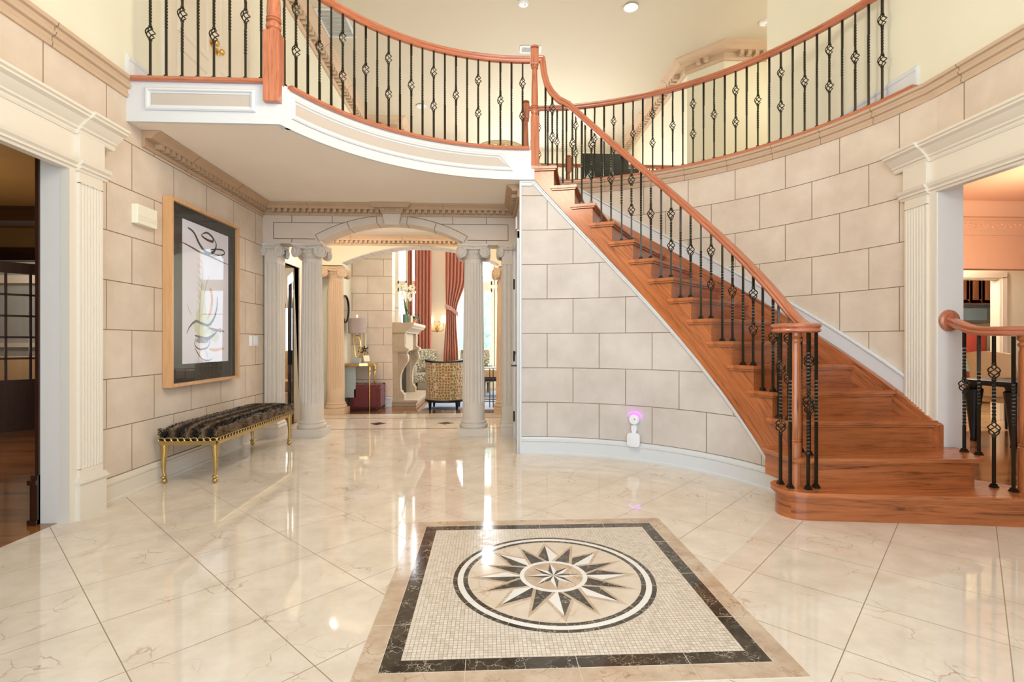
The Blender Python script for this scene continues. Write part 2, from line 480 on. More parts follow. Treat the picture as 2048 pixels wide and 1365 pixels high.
# ------------------------------------------------------------------ mesh helpers
class MB:
    def __init__(s):
        s.v, s.f, s.uv, s.mi = [], [], [], []

    def add(s, verts, faces, uvs=None, mi=0):
        o = len(s.v)
        s.v += [tuple(p) for p in verts]
        for i, f in enumerate(faces):
            s.f.append(tuple(o + k for k in f))
            s.uv.append(uvs[i] if uvs else None)
            s.mi.append(mi)

    def box(s, x0, x1, y0, y1, z0, z1, mi=0, T=None):
        v = [(x0, y0, z0), (x1, y0, z0), (x1, y1, z0), (x0, y1, z0), (x0, y0, z1), (x1, y0, z1), (x1, y1, z1), (x0, y1, z1)]
        if T:
            v = [T @ Vector(p) for p in v]
        s.add(v, [(0, 3, 2, 1), (4, 5, 6, 7), (0, 1, 5, 4), (1, 2, 6, 5), (2, 3, 7, 6), (3, 0, 4, 7)], mi=mi)

    def prism(s, pts, z0, z1, mi=0, plane='xy'):
        """outline extruded; plane xz extrudes along y"""
        n = len(pts)
        if plane == 'xy':
            v = [(x, y, z0) for x, y in pts] + [(x, y, z1) for x, y in pts]
        elif plane == 'xz':
            v = [(x, z0, y) for x, y in pts] + [(x, z1, y) for x, y in pts]
        else:
            v = [(z0, x, y) for x, y in pts] + [(z1, x, y) for x, y in pts]
        f = [tuple(range(n))[::-1], tuple(range(n, 2 * n))]
        f += [(i, (i + 1) % n, n + (i + 1) % n, n + i) for i in range(n)]
        s.add(v, f, mi=mi)

    def sweep(s, prof, path, closed=False, caps=True, mi=0, side=1, frame=False):
        """prof [(a,b)]: a to the left of travel (side=1), b up; path [(x,y,z)]"""
        n = len(path)
        P = [Vector(p) for p in path]
        N = []
        for i in range(n):
            def tn(a, b):
                d = (P[b] - P[a]).to_2d()
                d.normalize()
                return Vector((-d.y, d.x))
            if closed:
                n1, n2 = tn((i - 1) % n, i), tn(i, (i + 1) % n)
            else:
                n1 = tn(max(i - 1, 0), max(i - 1, 0) + 1)
                n2 = tn(min(i, n - 2), min(i, n - 2) + 1)
            m = (n1 + n2) / (1 + n1.dot(n2))
            N.append(m)
        k = len(prof)
        v, f, uv = [], [], []
        cum = [0]
        for i in range(1, n + (1 if closed else 0)):
            cum.append(cum[-1] + (P[i % n] - P[i - 1]).length)
        pl = [0]
        for j in range(k):
            a, b = prof[j], prof[(j + 1) % k]
            pl.append(pl[-1] + math.hypot(a[0] - b[0], a[1] - b[1]))
        if frame:                                        # profile square to a sloping path
            for i in range(n):
                t = (P[min(i + 1, n - 1)] - P[max(i - 1, 0)]).normalized()
                nn = N[i].to_3d().normalized()
                up = t.cross(nn).normalized()
                for a, b in prof:
                    v.append(tuple(P[i] + nn * a * side + up * b))
        for i in range(0 if frame else n):
            for a, b in prof:
                v.append((P[i].x + N[i].x * a * side, P[i].y + N[i].y * a * side, P[i].z + b))
        for i in range(n if closed else n - 1):
            i2 = (i + 1) % n
            for j in range(k):
                j2 = (j + 1) % k
                f.append((i * k + j, i2 * k + j, i2 * k + j2, i * k + j2))
                uv.append([(cum[i], pl[j]), (cum[i + 1], pl[j]), (cum[i + 1], pl[j + 1]), (cum[i], pl[j + 1])])
        if caps and not closed:
            f.append(tuple(range(k)))
            uv.append([(p[0], p[1]) for p in prof])
            f.append(tuple(range((n - 1) * k, n * k))[::-1])
            uv.append([(p[0], p[1]) for p in prof][::-1])
        s.add(v, f, uv, mi)

    def lathe(s, prof, c=(0, 0, 0), seg=24, mi=0, T=None):
        v, f = [], []
        k = len(prof)
        for i in range(seg):
            a = 2 * math.pi * i / seg
            for r, z in prof:
                p = Vector((r * math.cos(a), r * math.sin(a), z))
                if T:
                    p = T @ p
                v.append((p[0] + c[0], p[1] + c[1], p[2] + c[2]))
        for i in range(seg):
            i2 = (i + 1) % seg
            for j in range(k - 1):
                f.append((i * k + j, i2 * k + j, i2 * k + j + 1, i * k + j + 1))
        if prof[0][0] > 1e-5:
            f.append(tuple(i * k for i in range(seg))[::-1])
        if prof[-1][0] > 1e-5:
            f.append(tuple(i * k + k - 1 for i in range(seg)))
        s.add(v, f, mi=mi)

    def tube(s, path, r, seg=6, mi=0, closed=False):
        P = [Vector(p) for p in path]
        n = len(P)
        rr = r if isinstance(r, (list, tuple)) else [r] * n
        T = []
        for i in range(n):
            a = P[(i + 1) % n] if closed or i < n - 1 else P[i]
            b = P[i - 1] if closed or i > 0 else P[i]
            T.append((a - b).normalized())
        up = Vector((0, 0, 1)) if abs(T[0].z) < .9 else Vector((1, 0, 0))
        u = T[0].cross(up).normalized()
        v, f = [], []
        for i in range(n):
            u = (u - T[i] * u.dot(T[i]))
            if u.length < 1e-6:
                u = T[i].orthogonal()
            u.normalize()
            w = T[i].cross(u)
            for j in range(seg):
                a = 2 * math.pi * j / seg
                v.append(P[i] + (u * math.cos(a) + w * math.sin(a)) * rr[i])
        for i in range(n if closed else n - 1):
            i2 = (i + 1) % n
            for j in range(seg):
                j2 = (j + 1) % seg
                f.append((i * seg + j, i2 * seg + j, i2 * seg + j2, i * seg + j2))
        if not closed:
            f.append(tuple(range(seg))[::-1])
            f.append(tuple(range((n - 1) * seg, n * seg)))
        s.add(v, f, mi=mi)

    def ball(s, c, r, seg=10, rings=6, mi=0, sq=(1, 1, 1)):
        v, f = [], []
        for i in range(rings + 1):
            t = math.pi * i / rings
            for j in range(seg):
                a = 2 * math.pi * j / seg
                v.append((c[0] + r * sq[0] * math.sin(t) * math.cos(a), c[1] + r * sq[1] * math.sin(t) * math.sin(a), c[2] + r * sq[2] * math.cos(t)))
        for i in range(rings):
            for j in range(seg):
                j2 = (j + 1) % seg
                f.append((i * seg + j, (i + 1) * seg + j, (i + 1) * seg + j2, i * seg + j2))
        s.add(v, f, mi=mi)

    def build(s, name, mats, parent=None, grain=2, bevel=0, smooth=40, loc=None, local=False):
        if not isinstance(mats, (list, tuple)):
            mats = [mats]
        me = bpy.data.meshes.new(name)
        bm = bmesh.new()
        uvl = bm.loops.layers.uv.new('UVMap')
        flag = bm.faces.layers.int.new('hasuv')
        bv = [bm.verts.new(p) for p in s.v]
        for f, uv, mi in zip(s.f, s.uv, s.mi):
            try:
                bf = bm.faces.new([bv[i] for i in f])
            except ValueError:
                continue
            bf.material_index = mi
            bf.smooth = smooth > 0
            if uv:
                bf[flag] = 1
                for l, c in zip(bf.loops, uv):
                    l[uvl].uv = c
        bmesh.ops.remove_doubles(bm, verts=bm.verts, dist=1e-5)
        bmesh.ops.recalc_face_normals(bm, faces=bm.faces)
        if bevel:
            es = [e for e in bm.edges if len(e.link_faces) == 2 and e.calc_face_angle(0) > .5]
            bmesh.ops.bevel(bm, geom=es, offset=bevel, segments=2, affect='EDGES', profile=.6, clamp_overlap=True)
        o1, o2 = [(1, 2), (0, 2), (0, 1)][grain]
        for bf in bm.faces:
            if bf[flag]:
                continue
            n = bf.normal
            if abs(n[grain]) > .8:
                ax = (o1, o2)
            else:
                ax = (grain, o1 if abs(n[o1]) < abs(n[o2]) else o2)
            for l in bf.loops:
                c = l.vert.co
                l[uvl].uv = (c[ax[0]], c[ax[1]])
        bm.faces.layers.int.remove(flag)
        bm.to_mesh(me)
        bm.free()
        for m in mats:
            me.materials.append(m)
        if smooth > 0:
            me.set_sharp_from_angle(angle=math.radians(smooth))
        o = bpy.data.objects.new(name, me)
        COL.objects.link(o)
        if loc:
            o.location = loc
        if parent:
            put(o, parent, local)
        return o

ROOTLOC = {}
def put(o, parent, local=False):
    o.parent = parent
    if not local and parent.name in ROOTLOC:
        o.matrix_parent_inverse = Matrix.Translation(-ROOTLOC[parent.name])

def tag(o, label, cat, group=None, kind=None):
    o['label'] = label
    o['category'] = cat
    if group:
        o['group'] = group
    if kind:
        o['kind'] = kind
    return o

def thing(name, label, cat, loc=(0, 0, 0), rotz=0, group=None, kind=None, world=True):
    """an Empty at the thing's base; world=True: its parts are modelled in room coordinates"""
    o = bpy.data.objects.new(name, None)
    COL.objects.link(o)
    o.empty_display_size = .1
    o.location = loc
    o.rotation_euler = (0, 0, rotz)
    if world:
        ROOTLOC[o.name] = Vector(loc)
    return tag(o, label, cat, group, kind)

def struct(mb, name, mats, **kw):
    o = mb.build(name, mats, **kw)
    if not o.parent:
        o['kind'] = 'structure'
    return o

def dup(root, loc, rotz, label, group=None):
    r = root.copy()
    COL.objects.link(r)
    r.location = loc
    r.rotation_euler = (0, 0, rotz)
    r['label'] = label
    if group:
        r['group'] = group
    for ch in list(root.children):
        c = ch.copy()
        COL.objects.link(c)
        c.parent = r
        for g in list(ch.children):
            d = g.copy()
            COL.objects.link(d)
            d.parent = c
    return r

CX, CY = .32, 3.28          # centre of the round foyer
def pol(R, a, z=None, cx=CX, cy=CY):
    p = (cx + R * math.cos(a * D2R), cy + R * math.sin(a * D2R))
    return p if z is None else p + (z,)
def arc(R, a0, a1, n, z=None, cx=CX, cy=CY):
    return [pol(R, a0 + (a1 - a0) * i / n, z, cx, cy) for i in range(n + 1)]
BX, BY = .30, 3.12          # centre of the balcony's curve
F2, SOF, CEIL = 3.13, 2.80, 5.85
XL, XR = -2.70, 3.34
V0 = .176

def wall_quad(mb, p0, p1, z0, z1, u0, mi=0):
    """a vertical quad from p0 to p1 with stone-course uv"""
    d = math.hypot(p1[0] - p0[0], p1[1] - p0[1])
    mb.add([(p0[0], p0[1], z0), (p1[0], p1[1], z0), (p1[0], p1[1], z1), (p0[0], p0[1], z1)], [(0, 1, 2, 3)],
           [[(u0, z0 - V0), (u0 + d, z0 - V0), (u0 + d, z1 - V0), (u0, z1 - V0)]], mi)

def frame_panel(mb, mp, c4, rings, fill_h, mi_frame=0, mi_fill=1, n=24):
    """raised picture-frame moulding on a surface; mp(s,z,h) -> point; c4 corners (s,z) ccw from lower left; rings [(inset_s, inset_z, h)]"""
    R = []
    cs = sum(p[0] for p in c4) / 4
    for ds, dz, h in rings:
        q = []
        cc = [(c4[0][0] + ds, c4[0][1] + dz), (c4[1][0] - ds, c4[1][1] + dz), (c4[2][0] - ds, c4[2][1] - dz), (c4[3][0] + ds, c4[3][1] - dz)]
        for e in range(4):
            a, b = cc[e], cc[(e + 1) % 4]
            for i in range(n):
                t = i / n
                q.append(mp(a[0] + (b[0] - a[0]) * t, a[1] + (b[1] - a[1]) * t, h))
        R.append((q, cc))
    m = 4 * n
    for a in range(len(R) - 1):
        v = R[a][0] + R[a + 1][0]
        mb.add(v, [(i, (i + 1) % m, m + (i + 1) % m, m + i) for i in range(m)], mi=mi_frame)
    cc = R[-1][1]
    v, f = [], []
    for i in range(n + 1):
        t = i / n
        v.append(mp(cc[0][0] + (cc[1][0] - cc[0][0]) * t, cc[0][1], fill_h))
        v.append(mp(cc[3][0] + (cc[2][0] - cc[3][0]) * t, cc[2][1], fill_h))
    for i in range(n):
        f.append((2 * i, 2 * i + 2, 2 * i + 3, 2 * i + 1))
    mb.add(v, f, mi=mi_fill)

# ================================================================== THE SETTING
# ---- floors
mb = MB(); mb.prism([(-2.72, -1.5), (3.5, -1.5), (3.5, 6.4), (.62, 6.4), (.62, 8.2), (-2.72, 8.2)], -.12, 0)
struct(mb, 'floor', M['floor'], smooth=0)
mb = MB(); mb.prism([(-2.72, 8.2), (3.5, 8.2), (3.5, 12.7), (-2.72, 12.7)], -.12, -.001)
struct(mb, 'floor_great_room', M['floor_wood'], grain=0, smooth=0)
mb = MB(); mb.prism([(-9, -1.5), (-2.72, -1.5), (-2.72, 12.2), (-9, 12.2)], -.12, -.001)
struct(mb, 'floor_study', M['floor_wood'], grain=0, smooth=0)
mb = MB(); mb.prism([(3.5, -1.5), (13, -1.5), (13, 6.25), (3.5, 6.25)], -.12, -.001)
struct(mb, 'floor_dining', M['floor_wood'], grain=0, smooth=0)
mb = MB(); mb.prism([(3.5, 6.25), (13, 6.25), (13, 12), (3.5, 12)], -.12, -.001)
struct(mb, 'floor_kitchen', M['floor_wood2'], grain=0, smooth=0)

# inlaid bands and diamonds of the vestibule floor
mb = MB()
for y in (6.78, 7.72):
    mb.box(-2.69, .55, y - .02, y + .02, 0, .0012)
for x in (-1.54, -.60):
    mb.prism([(x - .12, 7.22), (x, 7.10), (x + .12, 7.22), (x, 7.34)], 0, .0012, mi=1)
struct(mb, 'floor_inlay_bands', [plain('brown_stone_band', lin(156, 124, 94), .12), M['emperador']], smooth=0)

# ---- floor medallion
MX, MY = .32, 2.482
mb = MB()
def ring_sq(h0, h1, mi, z):
    for q in range(4):
        T = Matrix.Translation((MX, MY, 0)) @ Matrix.Rotation(q * math.pi / 2, 4, 'Z')
        v = [T @ Vector(p) for p in ((-h0, -h0, z), (h0, -h0, z), (h1, -h1, z), (-h1, -h1, z))]
        mb.add(v, [(0, 1, 2, 3)], mi=mi)
def annulus(r0, r1, mi, z, n=72):
    v = [(MX + r * math.cos(2 * math.pi * i / n), MY + r * math.sin(2 * math.pi * i / n), z) for i in range(n) for r in (r0, r1)]
    mb.add(v, [(2 * i, 2 * i + 1, (2 * i + 3) % (2 * n), (2 * i + 2) % (2 * n)) for i in range(n)], mi=mi)
def disc(r, mi, z, n=72):
    mb.add([(MX + r * math.cos(2 * math.pi * i / n), MY + r * math.sin(2 * math.pi * i / n), z) for i in range(n)], [tuple(range(n))], mi=mi)
def mpt(r, a):
    return (MX + r * math.cos(a * D2R), MY + r * math.sin(a * D2R))
def tri(pts, mi, z):
    mb.add([(x, y, z) for x, y in pts], [tuple(range(len(pts)))], mi=mi)
# mats: 0 brown, 1 dark, 2 mosaic, 3 white, 4 beige
ring_sq(.787, .702, 0, .0010)
ring_sq(.702, .632, 1, .0010)
mb.add([(MX - .632, MY - .632, .001), (MX + .632, MY - .632, .001), (MX + .632, MY + .632, .001), (MX - .632, MY + .632, .001)], [(0, 1, 2, 3)], mi=2)
annulus(.467, .488, 1, .0016)
annulus(.440, .467, 3, .0016)
annulus(.418, .440, 1, .0016)
disc(.418, 4, .0014)
for k in range(8):                      # brown surrounds of the sixteen points
    a = 45 * k + 22.5
    tri([mpt(.405, a), mpt(.15, a + 24), mpt(.15, a - 24)], 0, .0018)
for k in range(8):
    a = 45 * k
    tri([mpt(.412, a), mpt(.232, a + 17.5), mpt(.13, a + 26), mpt(.13, a - 26), mpt(.232, a - 17.5)], 0, .0020)
for k in range(8):                      # dark minor points
    a = 45 * k + 22.5
    tri([mpt(.352, a), mpt(.155, a + 15), mpt(.155, a - 15)], 1, .0024)
for k in range(8):                      # major points, one half white, one half dark
    a = 45 * k
    for sgn, mi in ((1, 1), (-1, 3)):
        tri([mpt(.368, a), mpt(.235, a + sgn * 12.5), mpt(.15, a)], mi, .0026)
disc(.165, 3, .0030)
disc(.143, 0, .0033)
for k in range(8):
    a = 45 * k
    for sgn, mi in ((1, 1), (-1, 3)):
        tri([mpt(.138 if k % 2 == 0 else .125, a), mpt(.052, a + sgn * 22.5), (MX, MY)], mi, .0036)
struct(mb, 'floor_medallion', [M['brown_marble'], M['emperador'], M['mosaic'], M['white_marble'], M['beige_marble']], smooth=0)
mb = MB()
for h in (.632, .702, .787):
    for q in range(4):
        T = Matrix.Translation((MX, MY, 0)) @ Matrix.Rotation(q * math.pi / 2, 4, 'Z')
        mb.box(-h, h, -h - .0012, -h + .0012, .0, .0014, T=T)
for q in range(4):
    T = Matrix.Translation((MX, MY, 0)) @ Matrix.Rotation(q * math.pi / 2, 4, 'Z')
    for t in (-.4, 0, .4):
        mb.box(t - .001, t + .001, -.787, -.632, 0, .0014, T=T)
for k in range(24):
    T = Matrix.Translation((MX, MY, 0)) @ Matrix.Rotation(k * math.pi / 12, 4, 'Z')
    mb.box(.418, .488, -.0007, .0007, 0, .0019, T=T)
struct(mb, 'floor_medallion_joints', M['beige_marble'], smooth=0)

# ---- left wall: stone below, plaster above, the cased opening to the study nearest the camera
mb = MB()
def stone_wall(mb, y0, y1, z0, z1):
    wall_quad(mb, (XL, y0), (XL, y1), z0, z1, y0 - 3.738)
stone_wall(mb, 3.38, 6.52, 0, F2)
stone_wall(mb, -1.5, 3.38, 2.33, F2)
mb.box(XL - .11, XL - .002, 3.38, 6.52, 0, F2, mi=1)
mb.box(XL - .11, XL - .002, -1.5, 3.38, 2.33, F2, mi=1)
struct(mb, 'wall_left', [M['ash_left'], M['jamb']], smooth=0)
mb = MB()
mb.box(XL - .12, XL, -1.5, 4.42, F2, CEIL)
mb.box(XL - .12, XL, 4.42, 5.86, 5.33, CEIL)
mb.box(XL - .12, XL, 5.86, 10.9, F2, CEIL)
struct(mb, 'wall_left_upper', M['yellow'], smooth=0)
mb = MB()
mb.box(XL - .06, XL, 6.52, 6.60, 0, SOF)
mb.box(XL - .06, XL, 6.60, 7.40, 2.2, SOF)
mb.box(XL - .06, XL, 7.40, 8.4, 0, SOF)
struct(mb, 'wall_left_vestibule', M['yellow'], smooth=0)
mb = MB(); mb.box(XL - .02, -2.42, 8.47, 12.5, 0, 4.9)
struct(mb, 'wall_left_great_room', M['yellow'], smooth=0)
mb = MB()
for (p0, p1, u, z0, z1) in (((-2.42, 9.12), (-1.70, 9.12), -.02, 0, 4.9), ((-1.70, 9.12), (-1.70, 11.3), .72, 0, 1.48), ((-1.70, 9.12), (-1.70, 9.42), .72, 1.48, 4.9), ((-1.70, 9.42), (-2.42, 9.42), .3, 1.48, 4.9), ((-1.70, 11.3), (-2.7, 11.3), .4, 0, 1.48), ((-2.42, 9.42), (-2.42, 9.12), 0, 1.48, 4.9)):
    wall_quad(mb, p0, p1, z0, z1, u)
mb.add([(-2.42, 9.12, 4.9), (-1.7, 9.12, 4.9), (-1.7, 9.42, 4.9), (-2.42, 9.42, 4.9)], [(0, 1, 2, 3)], [[(0, 0)] * 4])
mb.add([(-2.7, 9.42, 1.48), (-1.7, 9.42, 1.48), (-1.7, 11.3, 1.48), (-2.7, 11.3, 1.48)], [(0, 1, 2, 3)], [[(0, 0)] * 4])
struct(mb, 'wall_chimney_breast', M['ash_pier'], smooth=0)
mb = MB(); mb.box(XL - .1, -1.95, 10.9, 12.5, 4.9, CEIL)
struct(mb, 'wall_chimney_upper', M['yellow'], smooth=0)

# ---- right wall: the round stone wall behind the stair, the flat wall with the cased opening to the dining room
mb = MB()
A = [6.3 + 83.7 * i / 48 for i in range(49)]
for i in range(48):
    a0, a1 = A[i], A[i + 1]
    p0, p1 = pol(3.03, a0), pol(3.03, a1)
    u0, u1 = (21.7 - a0) * D2R * 3.03, (21.7 - a1) * D2R * 3.03
    mb.add([p0 + (0,), p1 + (0,), p1 + (3.0,), p0 + (3.0,)], [(0, 1, 2, 3)], [[(u0, -V0), (u1, -V0), (u1, 3.0 - V0), (u0, 3.0 - V0)]])
    q0, q1 = pol(3.12, a0), pol(3.12, a1)
    mb.add([q0 + (0,), q1 + (0,), q1 + (3.0,), q0 + (3.0,)], [(0, 1, 2, 3)], mi=1)
struct(mb, 'wall_right_round', [M['ash_right'], M['soffit']], smooth=30)
mb = MB()
def right_stone(y0, y1, z0, z1):
    u0 = .7985 + (3.628 - y0)
    d = y1 - y0
    mb.add([(XR - .01, y0, z0), (XR - .01, y1, z0), (XR - .01, y1, z1), (XR - .01, y0, z1)], [(0, 1, 2, 3)], [[(u0, z0 - V0), (u0 - d, z0 - V0), (u0 - d, z1 - V0), (u0, z1 - V0)]])
right_stone(-1.5, 3.8, 2.33, 3.0)
right_stone(3.6, 3.8, 0, 2.33)
mb.box(XR - .008, XR + .15, -1.5, 3.85, 2.33, F2, mi=1)
mb.box(XR - .008, XR + .15, 3.60, 3.85, 0, 2.33, mi=1)
struct(mb, 'wall_right', [M['ash_right'], M['jamb']], smooth=0)
mb = MB()
mb.box(XR, XR + .12, -1.5, 5.95, F2, CEIL)
mb.box(XR + .12, 5.2, 5.85, 5.95, F2, CEIL)
struct(mb, 'wall_right_upper', M['yellow'], smooth=0)
mb = MB()
mb.prism([(5.2, 7.95), (3.76, 7.95), (3.34, 8.40), (3.34, 12.5), (3.46, 12.5), (3.46, 8.45), (3.81, 8.07), (5.2, 8.07)], 0, CEIL)
mb.box(5.2, 5.3, 5.85, 8.07, F2, CEIL)
struct(mb, 'wall_right_hall', M['yellow'], smooth=0)

# ---- wall under the stair and its return along the passage
mb = MB()
def z_mould(a):
    return 2.738 + (a - 85.2) * .0372
A = [12.0 + (89.45 - 12.0) * i / 60 for i in range(61)]
RS = 1.935
for i in range(60):
    a0, a1 = A[i], A[i + 1]
    p0, p1 = pol(RS, a0), pol(RS, a1)
    t0, t1 = min(max(.02, z_mould(a0) + .03), SOF), min(max(.02, z_mould(a1) + .03), SOF)
    u0, u1 = (73.7 - a0) * D2R * RS, (73.7 - a1) * D2R * RS
    mb.add([p0 + (0,), p1 + (0,), p1 + (t1,), p0 + (t0,)], [(0, 1, 2, 3)], [[(u0, -V0), (u1, -V0), (u1, t1 - V0), (u0, t0 - V0)]])
struct(mb, 'wall_under_stair', M['ash_stair'], smooth=30)
mb = MB()
wall_quad(mb, (.336, 5.215), (.336, 5.32), 0, SOF, .2)
wall_quad(mb, (.336, 5.32), (.336, 6.02), 2.30, SOF, .3)
wall_quad(mb, (.336, 6.02), (.336, 6.52), 0, SOF, .1)
mb.box(.34, .46, 5.23, 5.32, 0, SOF, mi=1)
mb.box(.34, .46, 6.02, 6.52, 0, SOF, mi=1)
mb.box(.34, .46, 5.32, 6.02, 2.30, SOF, mi=1)
struct(mb, 'wall_passage_right', [M['ash_stair'], M['cream']], smooth=0)
mb = MB(); mb.box(.46, .58, 6.52, 8.4, 0, SOF)
struct(mb, 'wall_vestibule_right', M['yellow'], smooth=0)
mb = MB(); mb.box(.46, .58, 6.40, 6.52, 0, SOF)
struct(mb, 'wall_vestibule_return', M['yellow'], smooth=0)

# ---- arch wall (lintel over the columns) with mortar lines, and the second arch
def arch_outline(x0, x1, z0, top, s0, s1, zs, zc):
    pts = [(x0, z0), (s0, z0), (s0, zs)]
    c = (s1 - s0) / 2
    h = zc - zs
    R = (c * c + h * h) / (2 * h)
    xm = (s0 + s1) / 2
    t = math.asin(c / R)
    for i in range(1, 24):
        a = -t + 2 * t * i / 24
        pts.append((xm + R * math.sin(a), zc - R + R * math.cos(a)))
    return pts + [(s1, zs), (s1, z0), (x1, z0), (x1, top), (x0, top)], (xm, zc - R, R, t)
mb = MB()
AO, (axm, azc, aR, at_) = arch_outline(XL, .34, 2.335, SOF, -2.022, -.312, 2.372, 2.596)
mb.prism(AO, 6.25, 6.50, plane='xz')
struct(mb, 'wall_arch_front', M['lintel'], smooth=20)
mb = MB()
yf = 6.2485
def jl(x0, z0, x1, z1, w=.007):
    d = Vector((x1 - x0, z1 - z0)); n = Vector((-d.y, d.x)).normalized() * w / 2
    mb.add([(x0 - n.x, yf, z0 - n.y), (x1 - n.x, yf, z1 - n.y), (x1 + n.x, yf, z1 + n.y), (x0 + n.x, yf, z0 + n.y)], [(0, 1, 2, 3)])
def ap(r, t):
    return (axm + r * math.sin(t), azc + r * math.cos(t))
ro = aR + .088
last = None
for i in range(33):
    t = -at_ * 1.02 + 2.04 * at_ * i / 32
    q = ap(ro, t)
    if last and abs((q[0] + last[0]) / 2 + 1.155) > .10:
        jl(*last, *q)
    last = q
for t in (-1.02, -.58, -.20, .20, .58, 1.02):
    jl(*ap(aR, t * at_), *ap(ro, t * at_))
    a, b = ap(aR, t * at_), ap(aR, t * at_)
    mb.add([(a[0] - .004, 6.25, a[1] - .001), (a[0] + .004, 6.25, a[1] - .001), (a[0] + .004, 6.5, a[1] - .001), (a[0] - .004, 6.5, a[1] - .001)], [(0, 1, 2, 3)])
el, er = ap(ro, -at_ * 1.02), ap(ro, at_ * 1.02)
jl(-2.577, 2.392, el[0], 2.392); jl(-2.577, 2.392, -2.577, 2.588); jl(-2.577, 2.588, -1.74, 2.588)
jl(.246, 2.392, er[0], 2.392); jl(.246, 2.392, .246, 2.588); jl(.246, 2.588, -.57, 2.588)
for x in (-2.36, -1.88, -.43, -.02):
    jl(x, 2.588, x, 2.68)
for x in (-2.36, -.02):
    jl(x, 2.335, x, 2.392)
struct(mb, 'wall_arch_front_joints', M['joint'], smooth=0)
mb = MB()
mb.prism([(-1.238, 2.555), (-1.072, 2.555), (-1.045, 2.69), (-1.265, 2.69)], 6.16, 6.30, plane='xz')
struct(mb, 'trim_keystone', M['lintel'], smooth=0, bevel=.006)
mb = MB()
AO2, (bxm, bzc, bR, bt) = arch_outline(XL + .01, .58, 2.36, SOF, -2.30, .17, 2.40, 2.665)
mb.prism(AO2, 8.15, 8.40, plane='xz')
struct(mb, 'wall_arch_rear', M['yellow'], smooth=20)
mb = MB()
for i in range(16):
    t0, t1 = -bt + 2 * bt * i / 16 + .0012, -bt + 2 * bt * (i + 1) / 16 - .0012
    q = [(bxm + r * math.sin(t), bzc + r * math.cos(t)) for r, t in ((bR - .012, t0), (bR - .012, t1), (bR + .002, t1), (bR + .002, t0))]
    mb.prism(q, 8.135, 8.40, plane='xz')
struct(mb, 'trim_arch_rear_voussoirs', M['column_stone'], smooth=0)

# ---- second floor slab: its underside is the lower ceiling, its round cut-outs the balcony and the stairwell
out = [(XL, 3.96), (-1.62, 3.96)]
b0 = math.degrees(math.atan2(3.98 - BY, -1.62 - BX))
out += arc(2.06, b0 - 2, 86.5, 40, cx=BX, cy=BY)
out += arc(3.07, 86.5, 10, 40)
out += [(XR, 3.85), (XR, 6.1), (5.2, 6.1), (5.2, 8.4), (XL, 8.4)]
mb = MB(); mb.prism(out, SOF + .003, F2 - .002)
struct(mb, 'ceiling_lower', M['soffit'], smooth=0)
mb = MB(); mb.box(-2.9, 5.4, -1.6, 12.7, CEIL, CEIL + .1)
struct(mb, 'ceiling', M['ceiling'], smooth=0)

# ---- balcony fascia: white face with recessed tan panels, oak nosing
mb = MB()
mb.box(XL, -1.60, 3.935, 3.965, SOF, F2 - .03)
mb.prism([(-1.60, 3.935), (-1.575, 3.938), (-1.553, 3.985), (-1.528, 4.04), (-1.60, 4.04)], SOF, F2 - .03)
fr_rings = [(0, 0, 0), (0, 0, .012), (.010, .010, .020), (.022, .022, .020), (.030, .030, .004), (.040, .040, .004)]
frame_panel(mb, lambda s, z, h: (s, 3.935 - h, z), [(-2.56, 2.885), (-1.752, 2.885), (-1.752, 3.055), (-2.56, 3.055)], fr_rings, .002)
struct(mb, 'trim_balcony_fascia_straight', [M['white'], M['panel_tan']], smooth=30)
mb = MB()
prof = [(0, SOF), (.03, SOF), (.03, F2 - .03), (0, F2 - .03)]
RB = 2.045
mb.sweep([(a, b) for a, b in prof], arc(RB, 154.5, 85.2, 60, 0, BX, BY), side=1)
def cyl(s, z, h):
    return pol(RB - h, s, z, BX, BY)
frame_panel(mb, lambda s, z, h: cyl(153.4 - s, z, h), [(0, 2.885), (62.0, 2.885), (59.0, 3.055), (0, 3.055)], [(ds * 28, dz, h) for ds, dz, h in fr_rings], .002, n=44)
struct(mb, 'trim_balcony_fascia_curve', [M['white'], M['panel_tan']], smooth=30)
nos = [(-.032, -.032), (-.040, -.024), (-.040, -.010), (-.032, 0), (.16, 0), (.16, -.03), (-.01, -.032)]
mb = MB()
mb.sweep(nos, [(XL + .01, 3.935, F2), (-1.66, 3.935, F2)], side=1)
struct(mb, 'trim_balcony_nosing_straight', M['rail'])
mb = MB()
mb.sweep(nos, [p + (F2,) for p in arc(RB, 154.0, 86.6, 60, cx=BX, cy=BY)], side=1)
struct(mb, 'trim_balcony_nosing_curve', M['rail'])
